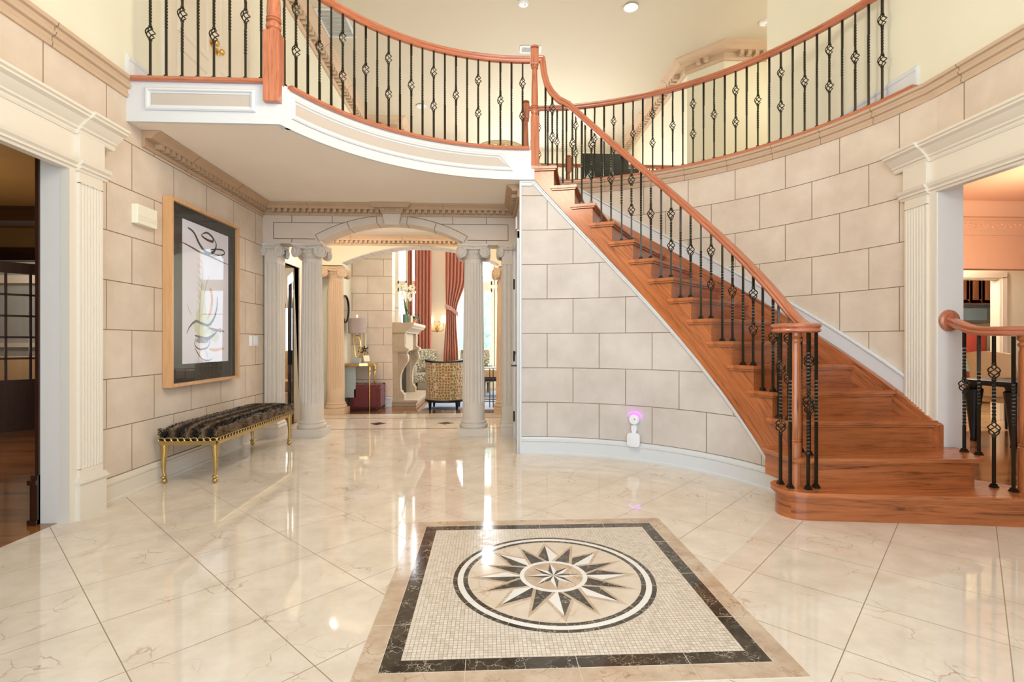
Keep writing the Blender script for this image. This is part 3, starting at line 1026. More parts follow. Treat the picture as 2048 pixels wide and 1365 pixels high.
# oak cap and stone band along the top of the round wall
mb = MB()
mb.sweep([(-.045, -.030), (-.050, -.015), (-.045, 0), (.12, 0), (.12, -.03)], [p + (F2 + .006,) for p in arc(3.03, 88.4, 9.5, 60)], side=1)
struct(mb, 'trim_round_wall_nosing', M['rail'])
band = [(0, -.155), (.014, -.155), (.020, -.130), (.014, -.122), (.014, -.094), (.034, -.088), (.042, -.068), (.030, -.058), (.030, -.036), (.050, -.030), (.056, -.008), (.046, 0), (0, 0)]
band_r = [(a, b * .88) for a, b in band]
mb = MB()
mb.sweep(band_r, [p + (F2 - .024,) for p in arc(3.03, 89.5, 10.2, 60)] + [(XR - .008, 3.70, F2 - .024), (XR - .008, -1.5, F2 - .024)], side=-1)
def prof_joint(mb, prof, x, y, z, ang, w=.0018):
    """thin mortar joint that follows a moulding profile; ang: direction out of the wall"""
    T = Matrix.Translation((x, y, z)) @ Matrix.Rotation(ang, 4, 'Z')
    k = len(prof)
    v = [T @ Vector((a * 1.0 + .0008, o_, b - .0006)) for o_ in (-w, w) for a, b in prof]
    mb.add(v, [tuple(range(k)), tuple(range(k, 2 * k))[::-1]] + [(j, (j + 1) % k, k + (j + 1) % k, k + j) for j in range(k)], mi=1)
for a in (16, 24.8, 33.6, 42.4, 51.2, 60, 68.8):
    p = pol(3.03, a)
    prof_joint(mb, band_r, p[0], p[1], F2 - .024, (a + 180) * D2R)
for y in (3.42, 2.94, 2.46):
    prof_joint(mb, band_r, XR - .008, y, F2 - .024, math.pi)
struct(mb, 'trim_right_stone_band', [M['stone'], M['joint']], smooth=25)
mb = MB()
mb.sweep(band, [(XL, -1.5, F2), (XL, 3.935, F2)], side=-1)
for y in (2.45, 3.27):
    prof_joint(mb, band, XL, y, F2, 0)
struct(mb, 'trim_left_stone_band', [M['stone'], M['joint']], smooth=25)

# ---- dentil crown mouldings
crown = [(0, -.128), (.018, -.128), (.030, -.114), (.032, -.104), (.026, -.103), (.026, -.061), (.084, -.060), (.086, -.050), (.092, -.038), (.108, -.024), (.122, -.018), (.134, -.010), (.140, 0), (0, 0)]
def dentils(mb, p0, p1, z, a0, a1, h0, h1, pitch, w, side, mi=0, ends=.05):
    d = Vector((p1[0] - p0[0], p1[1] - p0[1])); Ln = d.length; d.normalize()
    n = Vector((-d.y, d.x)) * side
    k = max(1, int((Ln - 2 * ends) / pitch))
    st = (Ln - (k - 1) * pitch) / 2
    for i in range(k):
        c = Vector(p0) + d * (st + i * pitch)
        q = [c - d * w / 2 + n * a0, c + d * w / 2 + n * a0, c + d * w / 2 + n * a1, c - d * w / 2 + n * a1]
        mb.prism([(v.x, v.y) for v in q], z + h0, z + h1, mi=mi)
def crown_run(name, path, z, mat, side=-1, s=1.0, joints=.8, pitch=.072, closed_ends=True):
    mb = MB()
    mb.sweep([(a * s, b * s) for a, b in crown], [(x, y, z) for x, y in path], side=side)
    for i in range(len(path) - 1):
        dentils(mb, path[i], path[i + 1], z, .02 * s, .082 * s, -.100 * s, -.061 * s, pitch * s, .036 * s, side, ends=.09 * s)
        p0, p1 = Vector(path[i]), Vector(path[i + 1])
        d = (p1 - p0); Ln = d.length; d.normalize()
        ang = math.atan2(d.y, d.x)
        t = joints * .7
        while t < Ln - .1:
            c = p0 + d * t
            T = Matrix.Translation((c.x, c.y, z)) @ Matrix.Rotation(ang, 4, 'Z')
            pr = [(-.003, side * -.0), (.003, 0)]
            k = len(crown)
            v = []
            for xo in (-.002, .002):
                for a, b in crown:
                    v.append(T @ Vector((xo, side * a * s * 1.012, b * s - .001)))
            mb.add(v, [tuple(range(k)), tuple(range(k, 2 * k))[::-1]] + [(j, (j + 1) % k, k + (j + 1) % k, k + j) for j in range(k - 1)], mi=1)
            t += joints
    return struct(mb, name, [mat, M['joint']], smooth=25)
crown_run('trim_crown_lower_left', [(XL, 4.10), (XL, 6.25)], SOF, M['crown'])
crown_run('trim_crown_lower_back', [(XL, 6.25), (.336, 6.25)], SOF, M['crown'])
crown_run('trim_crown_lower_right', [(.336, 6.25), (.336, 5.34)], SOF, M['crown'])
mb = MB()
kc = [(a * 1.0 + (.03 if a > 0 else 0), b) for a, b in crown[4:]]
mb.sweep([(0, -.104)] + [(a + .03, b) for a, b in crown[5:-1]] + [(0, 0)], [(-1.30, 6.25, SOF), (-1.01, 6.25, SOF)], side=-1)
mb.prism([(-1.40, 2.8), (-.91, 2.8), (-.95, 2.745), (-1.36, 2.745)], 6.075, 6.25, plane='xz')
mb.prism([(-1.30, 2.745), (-1.01, 2.745), (-1.04, 2.685), (-1.27, 2.685)], 6.13, 6.25, plane='xz')
dentils(mb, (-1.30, 6.25), (-1.01, 6.25), SOF, .09, .135, -.095, -.06, .058, .03, -1, ends=.02)
struct(mb, 'trim_keystone_crown', M['crown'], smooth=25)
crown_run('trim_crown_vestibule', [(XL, 8.15), (.46, 8.15)], SOF, M['warm_column'])
crown_run('trim_crown_upper_left', [(XL, 5.9), (XL, 10.9), (-1.95, 10.9), (-1.95, 12.5)], CEIL, M['stone'], s=1.7, joints=1.3)
crown_run('trim_crown_upper_right', [(3.34, 12.5), (3.34, 8.40), (3.76, 7.95), (5.2, 7.95)], CEIL, M['stone'], s=1.7, joints=1.3)

# ---- cased openings: fluted pilasters, entablatures
def casing(name, side):
    """side -1: left opening, +1: right; x measured into the room from the wall plane"""
    if side < 0:
        X = lambda d: XL + d
        y0, y1, ye = 3.36, 3.61, 3.74
    else:
        X = lambda d: XR - .01 - d
        y0, y1, ye = 3.59, 3.84, 3.97
    ya = -1.5
    root = None
    mb = MB()
    def bx(d0, d1, a, b, z0, z1):
        x = sorted((X(d0), X(d1)))
        mb.box(x[0], x[1], a, b, z0, z1)
    bx(0, .055, y0 - .01, y0 + .05, 0, 2.26)             # inner strip
    bx(0, .085, y0 + .035, y1 + .012, 0, .235)           # plinth
    bx(0, .100, y0 + .03, y1 + .02, .235, .25)
    bx(0, .088, y0 + .035, y1 + .012, .25, .272)
    fl = [(0, y0 + .05)]                                 # fluted shaft as an outline
    n, w = 7, (y1 - y0 - .05 - .024) / 7
    out = [(0, y0 + .05), (.070, y0 + .05)]
    for i in range(n):
        c = y0 + .05 + .012 + w * (i + .5)
        for j in range(7):
            t = math.pi * j / 6
            out.append((.070 - .010 * math.sin(t), c - .36 * w * math.cos(t)))
    out += [(.070, y1), (0, y1)]
    mb.prism([(X(a), b) for a, b in out], .272 + .05, 2.18)
    bx(0, .070, y0 + .05, y1, .27, .325)
    bx(0, .070, y0 + .05, y1, 2.175, 2.25)
    o = struct(mb, name + '_pilaster', M['cream'], smooth=25)
    mb = MB()
    neck = [(0, 0), (.072, 0), (.078, .014), (.092, .020), (.092, .032), (.082, .038), (.100, .050), (.108, .070), (0, .070)]
    def run(prof, z, offs, back):
        """moulding that breaks forward over the pilaster"""
        if side < 0:
            path = [(X(-.0), ya), (X(0), y0 + .01)]
            mb.sweep([(a - .02 if a > 0 else 0, b) for a, b in prof], [(X(0), ya, z), (X(0), y0 + .04, z)], side=-1)
            mb.sweep(prof, [(X(.002), y0 + .035, z), (X(.002), y1 + back, z)], side=-1)
        else:
            mb.sweep([(a - .02 if a > 0 else 0, b) for a, b in prof], [(X(0), ya, z), (X(0), y0 + .04, z)], side=1)
            mb.sweep(prof, [(X(.002), y0 + .035, z), (X(.002), y1 + back, z)], side=1)
    run(neck, 2.25, 0, .035)
    # frieze
    bx(0, .045, ya, y0 + .05, 2.32, 2.50)
    bx(0, .078, y0 + .045, y1 + .005, 2.32, 2.50)
    corn = [(0, 0), (.070, 0), (.078, .014), (.078, .026), (.094, .034), (.094, .046), (.106, .056), (.118, .066), (.140, .092), (.168, .104), (.168, .116), (.182, .124), (.182, .140), (0, .140)]
    run(corn, 2.49, 0, .10)
    o2 = struct(mb, name + '_entablature', M['cream'], smooth=25)
casing('trim_left_opening', -1)
casing('trim_right_opening', 1)
# jamb linings and heads of the two openings
mb = MB()
mb.box(XL - .125, XL + .05, 3.352, 3.378, 0, 2.33)
mb.box(XL - .125, XL + .04, -1.5, 3.378, 2.305, 2.335)
struct(mb, 'trim_left_opening_lining', M['jamb'], smooth=0)
mb = MB()
mb.box(XR - .05, XR + .145, 3.575, 3.602, 0, 2.33)
mb.box(XR - .05, XR + .145, -1.5, 3.602, 2.305, 2.335)
struct(mb, 'trim_right_opening_lining', M['jamb'], smooth=0)

# ---- baseboards
base = [(0, 0), (.030, 0), (.030, .018), (.020, .026), (.020, .124), (.028, .134), (.028, .150), (.016, .158), (.012, .174), (0, .174)]
mb = MB(); mb.sweep(base, [(XL, 3.625, 0), (XL, 6.24, 0)], side=-1)
struct(mb, 'baseboard_left', M['cream'], smooth=25)
mb = MB(); mb.sweep(base, [p + (0,) for p in arc(RS, 89.3, 12.2, 60)], side=-1)
struct(mb, 'baseboard_under_stair', M['white'], smooth=25)
mb = MB(); mb.sweep(base, [(-2.41, 9.12, 0), (-1.70, 9.12, 0)], side=-1)
struct(mb, 'baseboard_chimney', M['white'], smooth=25)
mb = MB(); mb.sweep(base, [(XL, 3.93, F2), (XL, 4.34, F2)], side=-1)
struct(mb, 'baseboard_upper_left', M['white'], smooth=25)
mb = MB(); mb.sweep(base, [(XR, 3.80, F2), (XR, 5.95, F2)], side=1)
struct(mb, 'baseboard_upper_right', M['white'], smooth=25)

# white moulding between the stone under the stair and the oak stringer, and the corner trim
mb = MB()
path = [pol(RS, a) + (z_mould(a),) for a in [14 + (86.2 - 14) * i / 50 for i in range(51)]]
mb.sweep([(0, 0), (.012, 0), (.018, .010), (.018, .026), (.028, .034), (.028, .050), (.016, .060), (.016, .075), (0, .075)], path, side=1)
mb.sweep([(0, 0), (.012, 0), (.018, .010), (.018, .03), (.028, .036), (.028, .05), (0, .05)], [pol(RS, a) + (SOF - .052,) for a in (86.0, 87.7, 89.4)], side=1)
struct(mb, 'trim_under_stringer', M['white'], smooth=25)
mb = MB()
mb.box(.322, .345, 5.195, 5.235, 0, SOF)
struct(mb, 'trim_passage_corner', M['white'], smooth=0, bevel=.004)

# ---- doors of the setting
def panel_door(root, T, w, h, mat, panels, t=.04):
    mb = MB(); mb.box(0, w, -t, 0, 0, h, T=T)
    o = mb.build('door_slab', mat, root, smooth=0)
    for (x0, x1, z0, z1) in panels:
        mb = MB()
        frame_panel(mb, lambda s, z, q: tuple(T @ Vector((s, -t - q, z))), [(x0, z0), (x1, z0), (x1, z1), (x0, z1)], [(0, 0, .0), (.012, .012, .012), (.03, .03, .012), (.045, .045, -.004), (.06, .06, .004)], .004, mi_fill=0, n=2)
        mb.build('raised_panel', mat, o, smooth=0, local=True)
    return o
def sd(name):
    o = bpy.data.objects.new(name, None)
    COL.objects.link(o)
    o['kind'] = 'structure'
    ROOTLOC[o.name] = Vector((0, 0, 0))
    return o
d1 = sd('door_1')                                              # pair of doors upstairs on the left wall
for y, flip in ((4.44, 0), (5.14, 1)):
    T = Matrix.Translation((XL - .03, y, F2)) @ Matrix.Rotation(math.pi / 2, 4, 'Z')
    o = panel_door(d1, T, .70, 2.18, M['cream'], [(.10, .60, .18, .62), (.10, .60, .72, 2.05)])
    mb = MB()
    ky = y + (.65 if not flip else .05)
    Tk = Matrix.Translation((XL + .012, ky, F2 + (.93 if not flip else .90))) @ Matrix.Rotation(math.pi / 2, 4, 'Y')
    mb.lathe([(.036, 0), (.036, .006), (.012, .012), (.011, .03), (.026, .038), (.031, .052), (.024, .066), (0, .072)], T=Tk, seg=16)
    mb.build('door_knob', M['brass'], o, local=True)
mb = MB()
for y0, y1 in ((4.34, 4.44), (5.84, 5.94)):
    mb.box(XL, XL + .025, y0, y1, F2, F2 + 2.28)
    mb.box(XL + .025, XL + .035, y0 + .01, y1 - .01, F2, F2 + 2.28)
mb.box(XL, XL + .025, 4.34, 5.94, F2 + 2.19, F2 + 2.30)
mb.build('door_casing', M['cream'], d1, smooth=0)

d2 = sd('door_2')                                              # closet door in the passage, seen edge-on
mb = MB(); mb.box(.322, .336, 5.33, 6.01, 0.01, 2.22); mb.box(.315, .322, 5.38, 5.96, .15, 1.0); mb.box(.315, .322, 5.38, 5.96, 1.1, 2.1)
slab = mb.build('door_slab', M['white'], d2, smooth=0)
mb = MB()
for y0, y1 in ((5.25, 5.33), (6.01, 6.09)):
    mb.box(.300, .336, y0, y1, 0, 2.30)
mb.box(.300, .336, 5.25, 6.09, 2.22, 2.31)
mb.build('door_casing', M['white'], d2, smooth=0, bevel=.004)
for z in (.27, .98, 1.83):
    mb = MB(); mb.box(.308, .322, 5.985, 6.025, z - .055, z + .055); mb.lathe([(.008, -.06), (.008, .06)], (.306, 6.008, z), 8)
    mb.build('hinge', M['black'], slab, local=True)
mb = MB()
mb.tube([(.322, 5.42, .895), (.262, 5.42, .895), (.256, 5.44, .895), (.256, 5.53, .895)], .008, 8)
mb.lathe([(.024, 0), (.024, .008), (.010, .012)], (.322, 5.42, .895), 14, T=Matrix.Rotation(-math.pi / 2, 4, 'Y'))
mb.build('door_lever', M['black'], slab, local=True)

def french_leaf(root, T, w, h, rails, cols, mat, kick=.55, t=.045):
    """glazed leaf: x along the leaf, y thickness"""
    mb = MB()
    st = .11
    mb.box(0, st, -t, 0, 0, h, T=T); mb.box(w - st, w, -t, 0, 0, h, T=T)
    mb.box(st, w - st, -t, 0, h - .14, h, T=T); mb.box(st, w - st, -t, 0, 0, kick, T=T)
    gw = w - 2 * st
    gh = h - .14 - kick
    for i in range(1, cols):
        x = st + gw * i / cols
        mb.box(x - .013, x + .013, -t + .006, -.006, kick, h - .14, T=T)
    for j in range(1, rails):
        z = kick + gh * j / rails
        mb.box(st, w - st, -t + .006, -.006, z - .013, z + .013, T=T)
    if kick > .3:
        mb.box(st + .04, w - st - .04, -t - .008, .008, .16, kick - .12, T=T)
    o = mb.build('door_leaf', mat, root, smooth=0)
    mb = MB(); mb.box(st, w - st, -t * .6, -t * .4, kick, h - .14, T=T)
    mb.build('glazing', M['glass'], o, smooth=0, local=True)
    return o
d3 = sd('door_3')                                              # open french leaf behind the left columns
lv = math.atan2(8.05 - 7.42, -3.09 + 2.77)
T = Matrix.Translation((-2.785, 7.42, 0)) @ Matrix.Rotation(lv, 4, 'Z')
o3 = french_leaf(d3, T, .70, 2.16, 1, 1, M['dark_wood'], .22)
for z in (.25, 1.12, 1.95):
    mb = MB(); mb.box(-.012, .05, -.052, .006, z - .06, z + .06, T=T)
    mb.build('hinge', M['black'], o3, local=True)
mb = MB(); mb.box(.55, .60, -.056, .010, .80, 1.02, T=T); mb.tube([tuple(T @ Vector(p)) for p in ((.575, -.05, .94), (.575, -.10, .94), (.46, -.10, .94))], .009, 8)
mb.build('door_lever', M['black'], o3, local=True)
mb = MB()
mb.box(XL - .07, XL + .02, 6.50, 6.60, 0, 2.30); mb.box(XL - .07, XL + .02, 7.40, 7.50, 0, 2.30); mb.box(XL - .07, XL + .02, 6.60, 7.40, 2.20, 2.30)
mb.build('door_casing', M['cream'], d3, smooth=0, bevel=.006)

# ================================================================== STAIRCASE
A_IN = {2: 4.0, 3: 9.75, 4: 14.2, 5: 19.8, 6: 25.7, 7: 31.8, 8: 37.66, 9: 43.3, 10: 49.2, 11: 54.9, 12: 60.95, 13: 66.8, 14: 72.5, 15: 78.6, 16: 84.5}
A_OUT = dict(A_IN); A_OUT.update({3: 5.4, 4: 11.6, 5: 18.4, 6: 24.9, 7: 31.4})
ZT = {1: .187, 2: .38, 3: .573, 4: .767, 5: .96, 6: 1.154, 7: 1.351, 8: 1.547, 9: 1.743, 10: 1.94, 11: 2.135, 12: 2.335, 13: 2.535, 14: 2.735, 15: 2.938, 16: 3.13}
stair = thing('staircase', 'curved oak staircase rising along the round stone wall to the balcony', 'staircase', (2.2, 3.6, 0))
RT, RO = 1.88, 2.97
def radial(mb, pts_in, pts_out, z0, z1):
    """strip solid between matching inner and outer points, uv along the radius"""
    n = len(pts_in)
    v = []
    for (a, b) in zip(pts_in, pts_out):
        v += [a + (z0,), b + (z0,), a + (z1,), b + (z1,)]
    f, uv = [], []
    for i in range(n - 1):
        k = 4 * i
        li = math.dist(pts_in[i], pts_out[i])
        w0, w1 = .07 * i, .07 * (i + 1)
        f += [(k, k + 1, k + 5, k + 4), (k + 2, k + 6, k + 7, k + 3), (k, k + 4, k + 6, k + 2), (k + 1, k + 3, k + 7, k + 5)]
        uv += [[(0, w0), (li, w0), (li, w1), (0, w1)], [(0, w0), (0, w1), (li, w1), (li, w0)], [(0, w0)] * 4, [(li, w0)] * 4]
    k = 4 * (n - 1)
    li = math.dist(pts_in[0], pts_out[0])
    f += [(0, 2, 3, 1), (k, k + 1, k + 3, k + 2)]
    uv += [[(0, 0), (0, .03), (li, .03), (li, 0)], [(0, 0), (li, 0), (li, .03), (0, .03)]]
    mb.add(v, f, uv)
def off(a, R, d):
    return a + d / R / D2R
for n in range(3, 16):
    zt = ZT[n]
    mb = MB()
    ai, ao, bi, bo = A_IN[n], A_OUT[n], A_IN[n + 1], A_OUT[n + 1]
    k = 5
    def edge(d0, d1, r0, r1, z0, z1):
        pin = [pol(r0, off(ai, r0, d0) + (off(bi, r0, d1) - off(ai, r0, d0)) * i / k) for i in range(k + 1)]
        pout = [pol(r1, off(ao, r1, d0) + (off(bo, r1, d1) - off(ao, r1, d0)) * i / k) for i in range(k + 1)]
        radial(mb, pin, pout, z0, z1)
    edge(0, .05, RT + .004, RO, zt - .030, zt)
    edge(-.004, .03, RT, RO, zt - .026, zt - .005)
    edge(.012, .05, RT + .014, RO, zt - .045, zt - .030)
    # return nosing past the next riser, over the stringer
    pin = [pol(RT, off(ai, RT, -.004) + (bi + 1.8 - off(ai, RT, -.004)) * i / k) for i in range(k + 1)]
    pout = [pol(RT + .045, off(ai, RT, -.004) + (bi + 1.8 - off(ai, RT, -.004)) * i / k) for i in range(k + 1)]
    radial(mb, pin, pout, zt - .028, zt - .003)
    pin = [pol(RT + .012, off(ai, RT, .01) + (bi + 1.5 - off(ai, RT, .01)) * i / k) for i in range(k + 1)]
    pout = [pol(RT + .045, off(ai, RT, .01) + (bi + 1.5 - off(ai, RT, .01)) * i / k) for i in range(k + 1)]
    radial(mb, pin, pout, zt - .045, zt - .028)
    mb.build('tread', M['oak'], stair, smooth=30)
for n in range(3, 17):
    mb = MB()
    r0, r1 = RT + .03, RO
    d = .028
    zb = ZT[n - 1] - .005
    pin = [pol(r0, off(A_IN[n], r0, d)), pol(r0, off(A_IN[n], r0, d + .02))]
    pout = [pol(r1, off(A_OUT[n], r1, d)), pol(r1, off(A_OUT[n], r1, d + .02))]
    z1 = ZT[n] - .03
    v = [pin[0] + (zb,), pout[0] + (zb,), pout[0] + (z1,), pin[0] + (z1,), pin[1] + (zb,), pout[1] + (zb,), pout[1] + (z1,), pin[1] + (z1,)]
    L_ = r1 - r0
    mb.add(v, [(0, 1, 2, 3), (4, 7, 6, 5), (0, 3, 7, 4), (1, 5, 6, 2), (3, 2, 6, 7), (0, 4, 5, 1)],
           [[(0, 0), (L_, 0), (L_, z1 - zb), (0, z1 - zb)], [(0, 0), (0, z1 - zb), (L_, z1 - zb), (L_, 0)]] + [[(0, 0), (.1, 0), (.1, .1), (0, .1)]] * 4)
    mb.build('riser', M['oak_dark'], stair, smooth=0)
# inner stringer: cut to the steps, its lower edge on the white moulding
mb = MB()
ang = [10.7 + (93.6 - 10.7) * i / 170 for i in range(171)]
def top_at(a):
    n = 2
    for m in range(3, 17):
        if a >= off(A_IN[m], RT, .028):
            n = m
    return (ZT[n] - .03) if n < 16 else F2 - .031
R1, R2 = RT + .028, RS + .004
cs, sn = math.cos(48 * D2R), math.sin(48 * D2R)
for i in range(170):
    a0, a1 = ang[i], ang[i + 1]
    t = top_at((a0 + a1) / 2)
    l0, l1 = min(max(.02, z_mould(a0) + .06), F2 - .05), min(max(.02, z_mould(a1) + .06), F2 - .05)
    if t <= min(l0, l1):
        continue
    def U(a, z):
        s_ = a * D2R * R1
        return (s_ * cs + z * sn, -s_ * sn + z * cs)
    p, q = pol(R1, a0), pol(R1, a1)
    p2, q2 = pol(R2, a0), pol(R2, a1)
    mb.add([p + (l0,), q + (l1,), q + (t,), p + (t,), p2 + (l0,), q2 + (l1,), q2 + (t,), p2 + (t,)],
           [(0, 1, 2, 3), (3, 2, 6, 7), (0, 4, 5, 1)],
           [[U(a0, l0), U(a1, l1), U(a1, t), U(a0, t)]] * 3)
mb.build('stringer', M['oak'], stair, smooth=30)
# outer skirt board and white board above it
def z_skirt(a):
    return .873 + (a - 10.4) * .0337
mb = MB()
ang = [5.2 + (88 - 5.2) * i / 60 for i in range(61)]
for i in range(60):
    a0, a1 = ang[i], ang[i + 1]
    R = 2.955
    def U(a, z):
        s_ = a * D2R * R
        return (s_ * .84 + z * .54, -s_ * .54 + z * .84)
    h = lambda a: z_skirt(a) - .155
    lo = lambda a: max(.30, h(a) - .50)
    p, q, p2, q2 = pol(R, a0), pol(R, a1), pol(R + .05, a0), pol(R + .05, a1)
    l0, l1, t0, t1 = lo(a0), lo(a1), min(h(a0), F2), min(h(a1), F2)
    mb.add([p + (l0,), q + (l1,), q + (t1,), p + (t0,), p2 + (t0,), q2 + (t1,), p2 + (l0,)], [(0, 1, 2, 3), (3, 2, 5, 4)] + ([(0, 3, 4, 6)] if i == 0 else []),
           [[U(a0, l0), U(a1, l1), U(a1, t1), U(a0, t0)], [U(a0, t0), U(a1, t1), U(a1, t1 + .05), U(a0, t0 + .05)]] + ([[(0, 0), (.3, 0), (.3, .05), (0, .05)]] if i == 0 else []))
mb.build('skirt_board', M['oak'], stair, smooth=30)
mb = MB()
mb.sweep([(0, -.16), (.018, -.16), (.018, -.034), (.030, -.024), (.030, -.010), (.018, 0), (0, 0)], [pol(3.028, a) + (z_skirt(a),) for a in [9.6 + (86 - 9.6) * i / 50 for i in range(51)]], side=1)
struct(mb, 'baseboard_stair_wall', M['white'], smooth=25)

# the two bottom steps with rounded ends
def bull(cx, cy, r, a0, a1, n=16):
    return [(cx + r * math.cos((a0 + (a1 - a0) * i / n) * D2R), cy + r * math.sin((a0 + (a1 - a0) * i / n) * D2R)) for i in range(n + 1)]
def step_outline(g):
    """g: how far the outline is drawn in"""
    o = bull(2.07, 3.31, .165 - g, 100, 262, 16)
    o += [(2.9, 3.035 + g), (3.40, 2.955 + g)]
    o += bull(3.44, 3.11, .165 - g, 262, 430, 14)
    return o + [(3.30, 3.57), (2.20, 3.62)]
def step2_outline(g):
    return [(2.0 + g, 3.64), (2.02 + g, 3.275 + g), (2.6, 3.235 + g), (3.22 - g, 3.195 + g), (3.27 - g, 3.215 + g), (3.41 - g, 3.50), (3.41 - g, 3.572), (3.24, 3.572), (3.24, 3.66), (2.2, 3.70)]
mb = MB(); mb.prism(step_outline(0), ZT[1] - .028, ZT[1] - .002); mb.prism(step_outline(.014), ZT[1] - .042, ZT[1] - .028)
mb.build('tread', M['oak'], stair, grain=0, smooth=30)
mb = MB(); mb.prism(step_outline(.03), 0, ZT[1] - .042)
mb.build('riser', M['oak_dark'], stair, grain=0, smooth=30)
mb = MB(); mb.prism(step2_outline(0), ZT[2] - .028, ZT[2] - .002); mb.prism(step2_outline(.014), ZT[2] - .042, ZT[2] - .028)
mb.build('tread', M['oak'], stair, grain=0, smooth=30)
mb = MB(); mb.prism(step2_outline(.03), ZT[1] - .002, ZT[2] - .042)
mb.build('riser', M['oak_dark'], stair, grain=0, smooth=30)

# ================================================================== RAILINGS
SHOE = BASKET = None
def shoe_mesh():
    global SHOE
    if SHOE is None:
        mb = MB()
        for h, z0, z1 in ((.0185, 0, .010), (.0155, .010, .017), (.0125, .017, .026)):
            mb.box(-h, h, -h, h, z0, z1)
        o = mb.build('shoe', M['iron'], smooth=0)
        SHOE = o.data
        bpy.data.objects.remove(o)
    return SHOE
def basket_mesh():
    global BASKET
    if BASKET is None:
        mb = MB()
        for q in range(4):
            pth = []
            for i in range(11):
                t = i / 10
                r = .005 + .027 * math.sin(math.pi * t) ** .9
                a = q * math.pi / 2 + 1.15 * math.pi * t
                pth.append((r * math.cos(a), r * math.sin(a), -.047 + .094 * t))
            mb.tube(pth, .0042, 5)
        for z in (-.058, .046):
            mb.lathe([(.010, z), (.0135, z + .003), (.0135, z + .009), (.010, z + .012)], seg=8)
        o = mb.build('basket', M['iron'], smooth=50)
        BASKET = o.data
        bpy.data.objects.remove(o)
    return BASKET
BAL = {}
def baluster_mesh(kind, h):
    key = (kind, round(h, 2))
    if key in BAL:
        return BAL[key]
    s = .0078
    if kind == 'twist':
        tw, gaps = [(.42 * h, .70 * h)], []
    elif kind == 'double':
        b = [.385 * h, .765 * h]
        tw, gaps = [(b[0] + .075, b[1] - .075)], b
    else:
        b = [.555 * h]
        tw, gaps = [(.22 * h, b[0] - .10), (b[0] + .10, .88 * h)], b
    cuts = [0]
    for g in sorted(gaps):
        cuts += [g - .047, g + .047]
    cuts += [h]
    mb = MB()
    for c in range(0, len(cuts), 2):
        z0, z1 = cuts[c], cuts[c + 1]
        zs = {z0, z1}
        for a, b_ in tw:
            if a < z1 and b_ > z0:
                n = max(10, int((b_ - a) / .008))
                for i in range(n + 1):
                    zz = a + (b_ - a) * i / n
                    if z0 < zz < z1:
                        zs.add(zz)
        zs = sorted(zs)
        v, f = [], []
        for z in zs:
            ang_ = .3
            for a, b_ in tw:
                ang_ += 2 * math.pi * min(max(z - a, 0), b_ - a) / .095
            for j in range(4):
                t = ang_ + math.pi / 4 + j * math.pi / 2
                v.append((s * 1.414 * math.cos(t), s * 1.414 * math.sin(t), z))
        for i in range(len(zs) - 1):
            for j in range(4):
                f.append((4 * i + j, 4 * i + (j + 1) % 4, 4 * i + 4 + (j + 1) % 4, 4 * i + 4 + j))
        f += [(3, 2, 1, 0), tuple(len(v) - 4 + j for j in range(4))]
        mb.add(v, f)
    o = mb.build('baluster', M['iron'], smooth=25)
    BAL[key] = (o.data, gaps)
    bpy.data.objects.remove(o)
    return BAL[key]
def baluster(root, x, y, z, h, kind, rot=0, shoe=True):
    me, gaps = baluster_mesh(kind, h)
    o = bpy.data.objects.new('baluster', me)
    COL.objects.link(o)
    o.location = (x, y, z)
    o.rotation_euler = (0, 0, rot)
    put(o, root)
    if shoe:
        s_ = bpy.data.objects.new('shoe', shoe_mesh()); COL.objects.link(s_); s_.parent = o
    for g in gaps:
        b = bpy.data.objects.new('basket', basket_mesh()); COL.objects.link(b); b.parent = o
        b.location = (0, 0, g)
    return o
RAILP = [(-.018, -.062), (-.030, -.050), (-.032, -.040), (-.024, -.030), (-.032, -.022), (-.034, -.010), (-.026, -.002), (-.012, 0), (.012, 0), (.026, -.002), (.034, -.010), (.032, -.022), (.024, -.030), (.032, -.040), (.030, -.050), (.018, -.062)]
KIND4 = ['twist', 'double', 'twist', 'single']

def newel_prof(h, r):
    """turned middle part of a newel of total height h"""
    return [(r * .90, 0), (r * .94, .010), (r * .72, .020), (r * .70, .028), (r * .92, .036), (r * .98, .052), (r * .90, .070), (r * .66, .080), (r * .66, .086), (r * .94, .092), (r * .94, .100), (r * .70, .106), (r * .92, .112), (r * .92, .120), (r * .82, .128),
            (r * .86, .16), (r * .84, .26 * h + .08), (r * .64, h - .06), (r * .62, h - .040), (r * .88, h - .034), (r * .88, h - .024), (r * .62, h - .016), (r * .90, h)]
def newel(root, x, y, z0, zblock, zturn, ztop, r=.042, name='newel_post', rot=0):
    """square base block, turned shaft, square top block with a round cap"""
    T = Matrix.Translation((x, y, 0)) @ Matrix.Rotation(rot, 4, 'Z')
    mb = MB()
    mb.box(-r, r, -r, r, z0, zblock, T=T)
    o = mb.build(name, M['rail'], root, smooth=0, bevel=.006)
    mb = MB()
    mb.lathe([(a, b + zblock - .004) for a, b in newel_prof(zturn - zblock + .008, r)], (x, y, 0), 20)
    mb.build('turned_shaft', M['rail'], o, local=True)
    mb = MB()
    mb.box(-r * .98, r * .98, -r * .98, r * .98, zturn, ztop - .042, T=T)
    c = mb.build('top_block', M['rail'], o, smooth=0, bevel=.012, local=True)
    mb = MB()
    mb.lathe([(r * .60, ztop - .047), (r * .52, ztop - .036), (r * .55, ztop - .030), (r * 1.02, ztop - .024), (r * 1.06, ztop - .014), (r * .7, ztop - .003), (0, ztop)], (x, y, 0), 20)
    mb.build('cap', M['rail'], o, local=True)
    return o
RAILTOP = 4.075
